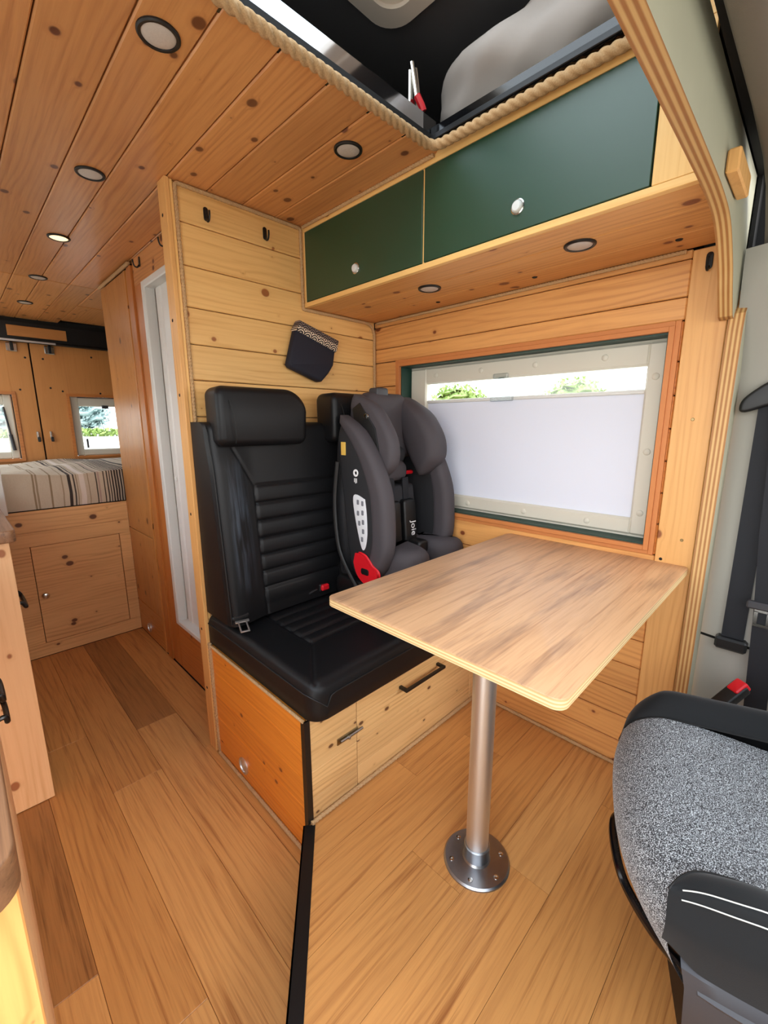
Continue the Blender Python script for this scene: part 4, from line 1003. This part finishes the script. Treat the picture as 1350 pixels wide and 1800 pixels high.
for k in range(6):
    a = radians(20+60*k); x, y = PX+.066*cos(a), PY+.066*sin(a)
    obj('screw', MB().lathe((x, y, H1+.0085), (0, 0, 1), [(.0065, 0), (.006, .0015), (.0025, .002), (.0022, .0008)], 12), 'chrome', fg)
obj('top_flange', MB().lathe((PX, PY, TZ-TT-.0005), (0, 0, -1), [(.07, 0), (.07, .006), (.035, .009), (.032, .03)], 28), 'steel', tb)
obj('rivet', MB().lathe((PX+.0284, PY-.004, .555), (1, -.1, 0), [(.0035, 0), (.0025, .001)], 8), 'chrome', tb)

# ------------------------------------------------------------------ fabric pouch on the partition
pc = tag(empty('wall_pouch', (.50, YP-.02, 1.50)), 'tilted navy cloth pouch with scallop print band on the pine partition', 'pouch')
tilt = radians(-15)
Rm = Matrix.Translation(Vector((.497, YP-.003, 1.512))) @ Matrix.Rotation(-tilt, 4, 'Y')
def pch(name, pts, d0, d1, b, mat, puff=0.0):
    m = MB(); m.pillow(pts, lambda u, v, d: (u, -d, v), d0, d1, b, 4)
    vs = [Rm @ (Vector(p) + Vector((0, -puff*max(0, 1-(p[0]/.11)**2)*max(0, 1-((p[2]+.02)/.14)**2) if -p[1] > (d0+d1)/2 else 0, 0))) for p in m.v]
    m.v = [tuple(v) for v in vs]
    o = obj(name, m, mat, pc, tuple(Rm.translation), (Rm.to_3x3()), angle=60); return o
pch('pocket', [(-.106, -.085), (-.095, -.094), (.045, -.102), (.058, -.097), (.085, -.055), (.102, -.016), (.094, .045), (-.100, .055)], 0, .034, .014, 'navy', .012)
pch('printed_band', [(-.102, .046), (.097, .038), (.098, .086), (-.093, .087)], .0, .044, .010, 'scallop', .006)

# ------------------------------------------------------------------ plywood arch to the cab
ar = tag(empty('plywood_arch', (.8, -.68, H1)), 'plywood arch with striped edges between the living area and the cab', 'arch')
ya, yb = -.690, -.661
inn = catmull([(-.45, 1.668, 0), (-.2, 1.668, 0), (.1, 1.668, 0), (.35, 1.667, 0), (.52, 1.663, 0), (.63, 1.645, 0), (.72, 1.59, 0), (.775, 1.535, 0), (.82, 1.492, 0)], 5)
inn = [(p.x, p.y) for p in inn]
outp = [(.90, 1.50), (.90, 1.81), (-.45, 1.81)]
pol = inn + [(.845, 1.488)] + outp
def sheet(pol, y0, y1, name, b=.002):
    m = MB(); n = len(pol)
    m.add([(x, y0, z) for x, z in pol] + [(x, y1, z) for x, z in pol], [tuple(range(n)), tuple(range(2*n-1, n-1, -1))], 0)
    m.add([(x, y0, z) for x, z in pol] + [(x, y1, z) for x, z in pol], [(i, i+n, (i+1) % n+n, (i+1) % n) for i in range(n)], 1)
    m.f = [tuple(reversed(q)) for q in m.f]
    return obj(name, m, ['plyface', 'plyedge_y'], ar, (.5, 0, 1.5), smooth=True, angle=30)
sheet(pol, ya, yb, 'arch_header')
leg = [(.838, H1+.001), (.838, 1.46), (.845, 1.50), (.872, 1.525), (.88, 1.56), (.92, 1.56), (.92, H1+.001)]
sheet(leg, -.712, -.6795, 'arch_upright')
# ------------------------------------------------------------------ cab: headliner, pillar, belt
hlm = MB()
prof = [(-.702, 1.785), (-.712, 1.765), (-.745, 1.752), (-.765, 1.748), (-.80, 1.762), (-1.1, 1.765), (-1.9, 1.74), (-1.9, 1.80), (-.702, 1.83)]
xs_ = [-.5, .1, .5, .68, .76, .83, .92, .96]
dz = [0, 0, -.005, -.02, -.045, -.10, -.20, -.27]
hlm.loft([[(x, y - max(0, .004+.022*x)*max(0, min(1, (y+1.1)/.4)), z+d) for y, z in prof] for x, d in zip(xs_, dz)])
hd_ = struct(obj('ceiling.001', hlm, 'headliner', None, (.3, -1.2, 1.76), angle=50))
obj('recess', MB().lathe((.50, -.86, 1.757), (.1, 0, -1), [(.05, -.01), (.048, .004), (.036, .004), (.03, -.004), (.001, -.006)], 24), 'headliner', hd_)
obj('recess', MB().lathe((.74, -.78, 1.715), (.4, 0, -1), [(.04, -.01), (.038, .004), (.028, .004), (.022, -.004), (.001, -.006)], 24), 'headliner', hd_)
tag(obj('wood_block', MB().box(.50, .64, -.712, -.6915, 1.682, 1.722, b=.003), 'board', None, (.79, -.71, 1.7), 'Z', smooth=False), 'small pine block wedged between the arch and the cab headliner', 'block')
pl_ = struct(empty('wall_cab', (.95, -.85, H1)))
def pil(u, v):
    y = -.695 - .30*u; z = H1 + 1.53*v
    return (.935 + .02*u - .03*sin(pi*u)*1.0 + .03*(1-v)*.3 - .10*sstep(.75, 1.0, v), y, z)
obj('pillar_trim', MB().grid(lambda u, v: pil(u, .335+.665*v), 14, 30), 'pillar', pl_, (.95, -.85, 1.0), angle=60)
obj('pillar_foot', MB().grid(lambda u, v: (pil(u, .33*v)[0]-.012*(1-v), pil(u, 0)[1], pil(u, .33*v)[2]), 14, 12), 'pillar', pl_, (.95, -.85, .4), angle=60)
struct(obj('gap_backing', MB().box(-.5, 1.0, -.77, -.735, 1.83, 1.99).box(.885, .93, -.70, -.692, 1.50, 1.9).box(.93, .97, -.76, -.70, 1.52, 1.9).box(-.5, .97, -.7345, -.692, 1.815, 1.86), 'cavity', None, (.2, -.73, 1.5), smooth=False))  # dark backing boxes added to stop light leaks and blacken the arch gap
obj('backing', MB().box(.97, .98, -.70, -1.0, 0, 1.7).box(.95, .96, -.70, -.66, 1.3, 1.9), 'cavity', pl_, smooth=False)
obj('screw_cap', MB().lathe((.895, -.735, 1.535), (-1, -.2, 0), [(.010, -.004), (.009, .002), (.003, .003)], 14), 'headliner', pl_)
sb = tag(empty('seat_belt', (.9, -.80, .6)), 'black seat belt hanging on the grey cab pillar', 'seat belt')
gd = obj('belt_guide', MB().pillow([(q.x, q.y) for q in catmull([(-.845, 1.335, 0), (-.79, 1.345, 0), (-.735, 1.305, 0), (-.722, 1.275, 0), (-.735, 1.262, 0), (-.79, 1.28, 0), (-.845, 1.28, 0), (-.845, 1.335, 0)], 4)[:-1]][::-1], lambda u, v, d: (d, u, v), .915, .885, .008), 'blackplastic', sb)
def strap(name, pts, w, mat, parent, th=.0025):
    m = MB(); r = []
    for (x, y, z) in pts: r.append([(x, y-w/2, z), (x, y+w/2, z), (x-th, y+w/2, z), (x-th, y-w/2, z)])
    m.loft(r); m.f = m.f
    return obj(name, m, mat, parent, angle=30)
strap('webbing', [(.905, -.785, 1.29), (.912, -.785, .9), (.915, -.785, .63)], .050, 'webbing', sb)
strap('webbing', [(.885, -.815, 1.29), (.872, -.83, .95), (.872, -.845, .75), (.880, -.86, .45)], .048, 'webbing', sb)
obj('slot_cover', MB().box(.895, .93, -.82, -.748, .605, .64, b=.006), 'blackplastic', sb, smooth=False)
tn = obj('tongue_grip', MB().box(.858, .878, -.875, -.805, .755, .775, b=.004), 'greyplastic', sb, smooth=False)
obj('metal_tongue', MB().box(.864, .868, -.857, -.823, .748, .756).box(.864, .868, -.857, -.849, .715, .75).box(.864, .868, -.831, -.823, .715, .75).box(.864, .868, -.857, -.823, .708, .716), 'chrome', tn, smooth=False)
rb = tag(empty('belt_buckle', (.76, -.80, .55)), 'red-topped belt buckle beside the grey front seat', 'buckle')
Tb = frame_m((.80, -.815, .535), (.55, -.45, .62), (.6, .8, 0))
def tbx(u, v, d): return Tb @ Vector((u, v, d))
obj('buckle_body', MB().pillow(rrect(-.10, .03, -.02, .02, .006), tbx, -.012, .012, .005), 'blackplastic', rb)
obj('release_button', MB().pillow(rrect(-.002, .037, -.016, .016, .005), tbx, -.010, .016, .005), 'red', rb)

# ------------------------------------------------------------------ swivelled front seat
fs_ = tag(empty('front_seat', (.40, -1.02, H1)), 'grey speckled cab seat with black bolsters turned toward the table', 'seat')
ANG = radians(20)
SD = Vector((cos(ANG), sin(ANG), 0)); FD = Vector((-sin(ANG), cos(ANG), 0))
O = Vector((.262, -.690, 0))          # middle of the front edge
def sp(u, v, z): p = O + SD*u - FD*v; return (p.x, p.y, z)   # u across, v back from the front edge
W2 = .262; DEP = .52; TOPZ = .600
def front_v(u): return .055*(abs(u)/W2)**2.6 + .02*(u < 0)*(abs(u)/W2)**2
def seat_z(u, v):
    e = W2-abs(u); z = TOPZ - .014*cos(u/W2*pi/2) - .035*sstep(.08, .40, v)
    r = .055
    if e < r: z -= (r - sqrt(max(0, r*r-(r-e)**2)))*.75
    f = v; rf = .10
    if f < rf: z -= (rf - sqrt(max(0, rf*rf-(rf-f)**2)))*.8
    return z
def seat_pt(u, t):
    """t 0..1 from under the front lip, over the nose, to the back"""
    nose = .34
    if t < nose:
        k = t/nose; a = (1-k)
        v = .0 + .05*a*a; z = seat_z(u, 0) - .105*a
        return sp(u, front_v(u)+v, z)
    k = (t-nose)/(1-nose); v = DEP*k
    return sp(u, front_v(u)*(1-k)+v, seat_z(u, v))
m = MB(); m.grid(lambda a, b: seat_pt(-.236 + .416*a, b), 36, 72)
obj('seat_insert', m, 'speck', fs_, (O.x, O.y, TOPZ), angle=80)
# far bolster: a rounded roll from the front corner to the back
def far_pt(a, b):
    t = .30 + .70*b; u = .178 + .084*a; p = seat_pt(u, t)
    k = sin(pi*min(1, a*1.0))**.7 if a < .5 else 1 - .9*((a-.5)*2)**3
    return (p[0], p[1], p[2] + (.040*k + .035*sstep(.08, .40, DEP*max(0, (t-.34)/.66)))*min(1, b*5+.12))
m = MB(); m.grid(far_pt, 18, 60)
wall = [far_pt(1, j/60) for j in range(61)]
m.loft([wall, [(p[0], p[1], p[2]*.5+.23) for p in wall], [(p[0], p[1], .455) for p in wall]], False, False, closed=False)
wall = [far_pt(j/18, 0) for j in range(19)]
m.loft([wall, [(p[0], p[1], p[2]-.04) for p in wall], [(p[0]+.01*FD.x*-1, p[1]-.02, .46) for p in wall]], False, False, closed=False)
brr = obj('bolster', m, 'bolster', fs_, (O.x, O.y, TOPZ), angle=80)
# near bolster: tapering tip at the front, tall side face below the seam
def u_in(v): return lerp_tab([(.05, -.240), (.065, -.222), (.085, -.208), (.12, -.198), (.18, -.192), (.55, -.188)], v)
def u_seam(v): return -.2405 - .055*(v-.05) - .012*sstep(.05, .14, v)
def u_out(v, k): return lerp_tab([(.05, -.243), (.09, -.256), (.16, -.268), (.25, -.274), (.55, -.276)], v) + .006*sin(pi*k)*-1
def near_top(a, v):
    u = u_in(v)*(1-a) + u_seam(v)*a
    return (u, seat_z(max(u, -.225), v) + .006 + .030*sstep(.03, .16, v)*(sin(pi*.5*min(1, a*1.6))) + .03*sstep(.1, .4, v)*a - .006*a*a)
def wall_pt(v, k):
    u1, z1 = near_top(1, v); zb_ = .486 + .02*sstep(.05, .0, v-.05)
    u = u1*(1-min(1, k*2.2)) + u_out(v, k)*min(1, k*2.2)
    return sp(u, v, z1*(1-k) + zb_*k - .002*sin(pi*k))
m = MB(); NV = 60
vv = [.05 + .49*(j/NV)**1.4 for j in range(NV+1)]
rows = []
for v in vv:
    r = []
    for i in range(11):
        u, z = near_top(i/10, v); r.append(sp(u, v, z))
    u1, z1 = near_top(1, v)
    zb_ = .462 + .02*sstep(.05, .0, v-.05)
    for i in range(1, 13): r.append(wall_pt(v, i/12))
    rows.append(r)
m.loft(rows, False, False, closed=False)
f0 = rows[0]; m.loft([f0, [(p[0]+FD.x*-.03, p[1]+FD.y*-.03, p[2]-.01) for p in f0]], False, False, closed=False)
bl = obj('bolster', m, 'bolster', fs_, (O.x, O.y, TOPZ), angle=80)
for du in (0, 1):
    pts = []
    for j in range(60):
        v = .066 + .47*j/59
        if du: p = Vector(wall_pt(v, .10)) - SD*.0012 + FD*.0006
        else:
            u, z = near_top(.93, v); p = Vector(sp(u, v, z+.0008))
        pts.append(p)
    obj('stitching', MB().tube(pts, .0009, 6), 'cream', bl)
obj('piping', MB().tube([far_pt(0, j/40) for j in range(41)], .0022, 6), 'stitch', fs_)
obj('piping', MB().tube([sp(near_top(0, v)[0], v, near_top(0, v)[1]+.001) for v in vv], .0018, 6), 'stitch', fs_)
# plastic shell below
def u_sh(v, off): return u_out(v, 0) + .004 - off
m = MB(); vs_ = [.075 + .47*j/24 for j in range(25)]
m.loft([[sp(u_sh(v, -.012), v, .494) for v in vs_], [sp(u_sh(v, .006), v, .482) for v in vs_], [sp(u_sh(v, .010), v+.006, .454) for v in vs_], [sp(u_sh(v, .004), v+.012, .38) for v in vs_], [sp(u_sh(v, -.03), v+.03, .29) for v in vs_]], False, False, closed=False)
obj('side_shell', m, 'greyplastic', fs_, angle=50)
m = MB(); m.loft([[sp(u_sh(v, .008), v+.02, .468+.01*(v-.08)) for v in vs_], [sp(u_sh(v, .016), v+.02, .461+.01*(v-.08)) for v in vs_], [sp(u_sh(v, .010), v+.02, .449+.01*(v-.08)) for v in vs_]], False, False, closed=False)
obj('shell_trim', m, 'greyplastic', fs_, angle=50)
m = MB(); m.loft([[sp(u, v, .30) for u, v in ((-.17, .16), (.17, .16), (.17, .50), (-.17, .50))], [sp(u, v, .46) for u, v in ((-.24, .08), (.24, .08), (.24, .52), (-.24, .52))]])
obj('seat_pan', m, 'blackplastic', fs_, smooth=False)
m = MB(); m.loft([[sp(u, v, H1+.001) for u, v in ((-.19, .14), (.19, .14), (.19, .52), (-.19, .52))], [sp(u, v, .31) for u, v in ((-.17, .16), (.17, .16), (.17, .50), (-.17, .50))]])
obj('pedestal', m, 'blackplastic', fs_, smooth=False)
m = MB(); m.pillow([(-.23, .50), (.23, .50), (.25, .80), (.20, 1.10), (.12, 1.20), (-.12, 1.20), (-.20, 1.10), (-.25, .80)], lambda u, v, d: sp(u, d + .22*(v-.5), v), .50, .62, .05)
obj('backrest', m, 'bolster', fs_, angle=60)
obj('slide_bar', MB().tube(catmull([sp(.10, .10, .41), sp(.085, .03, .395), sp(.05, .012, .39), sp(-.04, .018, .39), sp(-.10, .038, .39), sp(-.16, .078, .39), sp(-.20, .13, .395), sp(-.22, .2, .41)], 6), .0085, 10), 'blackgloss', fs_)

# ------------------------------------------------------------------ roof space above the opening
rs = struct(obj('wall_roof', MB().box(-.9, .475, -.034, -.010, ZC+.002, 2.03).box(.452, .478, -.62, -.036, ZC+.012, 2.005), 'blackgloss', None, (0, 0, ZC), smooth=False))
obj('lining', MB().box(-1.0, 1.0, .30, .33, 1.98, 2.45).box(.96, .99, -.75, .33, 1.98, 2.45).box(-1.0, 1.0, -.78, -.75, 1.84, 2.45).box(-1.03, -1.0, -.78, .33, 1.98, 2.45), 'darkroof', rs, smooth=False)
obj('shelf', MB().box(.478, .98, -.70, .32, 1.974, 1.985).box(-.9, .478, -.01, .32, 1.99, 2.0), 'blackplastic', rs, smooth=False)
obj('gasket', MB().box(-.9, .45, -.0385, -.034, ZC+.006, 1.974, b=.001).box(.447, .452, -.62, -.04, ZC+.014, 1.985, b=.001), 'blackplastic', rs, smooth=False)
obj('gloss_strip', MB().box(-.9, .42, -.0375, -.034, 1.984, 2.029, b=.002), 'glossmetal', rs, smooth=False)
# roof with a framed roof light
HX0, HX1, HY0, HY1, HZ = -.96, .475, -.70, .135, 2.30
obj('roof_lining', MB().box(-1.0, HX0, -.78, .33, HZ+.03, HZ+.05).box(HX1, 1.0, -.78, .33, HZ+.03, HZ+.05).box(HX0, HX1, HY1, .33, HZ+.03, HZ+.05).box(HX0, HX1, -.78, HY0, HZ+.03, HZ+.05), 'darkroof', rs, smooth=False)
rl = struct(empty('window_2', ((HX0+HX1)/2, (HY0+HY1)/2, HZ)))
def ringframe(o0, o1, z0, z1, z2):
    a = rrect(HX0+o0, HX1-o0, HY0+o0, HY1-o0, .075-o0*.4, 8); b = rrect(HX0+o1, HX1-o1, HY0+o1, HY1-o1, .075-o1*.4, 8)
    m = MB(); m.loft([[(x, y, z0+.03) for x, y in a], [(x, y, z0) for x, y in a], [(x, y, z1) for x, y in b], [(x, y, z2) for x, y in b]], False, False); return m
obj('roof_light_frame', ringframe(-.0, .05, HZ+.004, HZ, HZ+.01), 'hatch', rl, angle=50)
obj('roof_light_frame', ringframe(.05, .095, HZ+.010, HZ+.014, HZ+.045), 'hatch', rl, angle=50)
obj('pane', MB().box(HX0+.08, HX1-.08, HY0+.08, HY1-.08, HZ+.046, HZ+.05), 'glass', rl, smooth=False)
# grey bag on the roof shelf
def bagpt(u, v):
    a = 2*pi*v; y = -.66 + .70*u
    r1 = .135*(sin(pi*min(1, max(0.0, u*1.02)))**.32 + .02) ; r2 = .19*(sin(pi*min(1, u*1.02))**.28+.02)
    w = 1 + .05*sin(5*a+9*u) + .05*sin(11*u+2*a) + .03*sin(17*u-3*a) - .05*abs(sin(7*u+2.5*a)) - .03*abs(sin(13*u-4*a+1))
    return (.672 + r2*cos(a)*w, y+.03, 2.128 + r1*sin(a)*w*1.0)
mb = MB(); rings = [[bagpt(.01+.98*i/40, j/48) for j in range(48)] for i in range(41)]
mb.loft(rings); 
bg = tag(empty('travel_bag', (.70, -.3, 1.986)), 'grey canvas bag lying on the shelf beside the roof opening', 'bag')
obj('bag_body', mb, 'bag', bg, angle=70)
obj('bag_seam', MB().tube([(p[0]*1.0-.001, p[1], p[2]) for p in [bagpt(.06+.88*j/40, .60) for j in range(41)]], .003, 6), 'bag', bg)
rt = tag(empty('toggle_latch', (.42, .01, 2.06)), 'metal toggle latch with red tip in the corner of the roof opening', 'latch')
obj('lever', MB().tube([(.418, .004, 2.155), (.424, .0, 2.12), (.43, -.004, 2.08)], .006, 8).tube([(.436, .006, 2.15), (.44, .0, 2.10), (.438, -.004, 2.07)], .005, 8).box(.41, .45, .004, .012, 2.06, 2.14, b=.003), 'chrome', rt)
obj('red_tip', MB().tube([(.428, -.006, 2.082), (.440, -.012, 2.062), (.446, -.014, 2.05)], .009, 10), 'red', rt)
for i, (x, z) in enumerate(((.36, 2.15), (.405, 2.165))):
    y = .296
    obj('strap_loop', MB().box(x+.12, x+.15, y-.012, y, z+.03, z+.036).box(x+.12, x+.15, y-.012, y, z+.075, z+.081).box(x+.12, x+.126, y-.012, y, z+.03, z+.08).box(x+.144, x+.15, y-.012, y, z+.03, z+.08), 'blackplastic', rs, smooth=False)

# ------------------------------------------------------------------ outside
struct(obj('ground', MB().box(-80, 80, -80, 80, -.75, -.70), 'gravel', None, (0, 0, -.75), smooth=False))
def crown(c, r, n, mat, name, parent, seed):
    rnd = random.Random(seed); m = MB(); c = Vector(c)
    rings = []
    for i in range(1, 10):
        th = pi*i/10; rings.append([c + Vector((r[0]*.80*sin(th)*cos(2*pi*j/16), r[1]*.80*sin(th)*sin(2*pi*j/16), r[2]*.80*cos(th)))*(1+.03*sin(5*j+3*i+seed)) - c*(.03*sin(5*j+3*i+seed)) for j in range(16)])
    m.loft(rings)
    for k in range(n):
        d = Vector((rnd.gauss(0, 1), rnd.gauss(0, 1), rnd.gauss(0, 1))).normalized() * (.75+.3*rnd.random())
        p = c + Vector((d.x*r[0], d.y*r[1], d.z*r[2])); s = rnd.uniform(.06, .13)*r[2]
        a = Vector((rnd.gauss(0, 1), rnd.gauss(0, 1), rnd.gauss(0, 1))).normalized(); b = a.orthogonal().normalized()*s; w = a.cross(b)
        m.add([p-b, p+w*.5, p+b, p-w*.5], [(0, 1, 2, 3)])
    return obj(name, m, mat, parent, smooth=False)
def tree(x, y, r, z, lb, mat, seed, n):
    t = tag(empty('tree', (x, y, -.7)), lb, 'tree')
    obj('trunk', MB().tube([(x, y, -.699), (x+.05, y, .3), (x, y, z)], lambda q: .12*r*(1-.6*q), 8), 'bark', t)
    crown((x, y, z), (r, r*1.05, r*.8), n, mat, 'crown', t, seed)
for i, (x, y, r, z, lb) in enumerate(((9.5, 6.3, .80, 1.66, 'bushy green tree outside the side window, toward its rear end'),
                                      (9.5, 3.15, .66, 1.72, 'bushy green tree outside the side window, near its middle'),
                                      (9.6, 1.3, .50, 1.62, 'small green tree outside the side window, toward the cab'))):
    tree(x, y, r, z, lb, 'leaf', 5+i, 900)
far = ('hazy blue-green tree seen through the right rear window, at its left edge', 'hazy blue-green tree in the middle of the right rear window', 'hazy blue-green tree at the right side of the right rear window, next to the closet',
       'hazy far tree to the right of the rear window trees, behind the closet', 'hazy far tree seen through the left rear window')
for i, (x, z) in enumerate(((4.4, 1.9), (9.8, 2.4), (15.2, 2.0), (20.6, 2.2), (-1.0, 2.2))):
    tree(x, 52 + (i % 2), 2.35, z, far[i], 'leafhazy', 25+i, 1200)
struct(obj('ground.001', MB().loft([[(-40, 7, -.699), (-40, 46, -.699), (-40, 46, .52), (-40, 30, .40)], [(45, 7, -.699), (45, 46, -.699), (45, 46, .52), (45, 30, .40)]]), 'gravel', None, (0, 30, -.7), smooth=False))
hg = MB(); rnd = random.Random(3)
for k in range(4500):
    x = rnd.uniform(-14, 24); y = rnd.uniform(35, 36.0); z = .46 + rnd.random()*.50; s = rnd.uniform(.10, .22)
    a = Vector((rnd.gauss(0, 1), rnd.gauss(0, 1), rnd.gauss(0, 1))).normalized(); b = a.orthogonal().normalized()*s; w = a.cross(b)
    p = Vector((x, y, z)); hg.add([p-b, p+w*.6, p+b, p-w*.6], [(0, 1, 2, 3)])
h = obj('hedge', hg, 'leaf', None, (0, 35.5, .45), smooth=False)
h['kind'] = 'stuff'; h['label'] = 'bright green hedge across the field behind the van'; h['category'] = 'hedge'
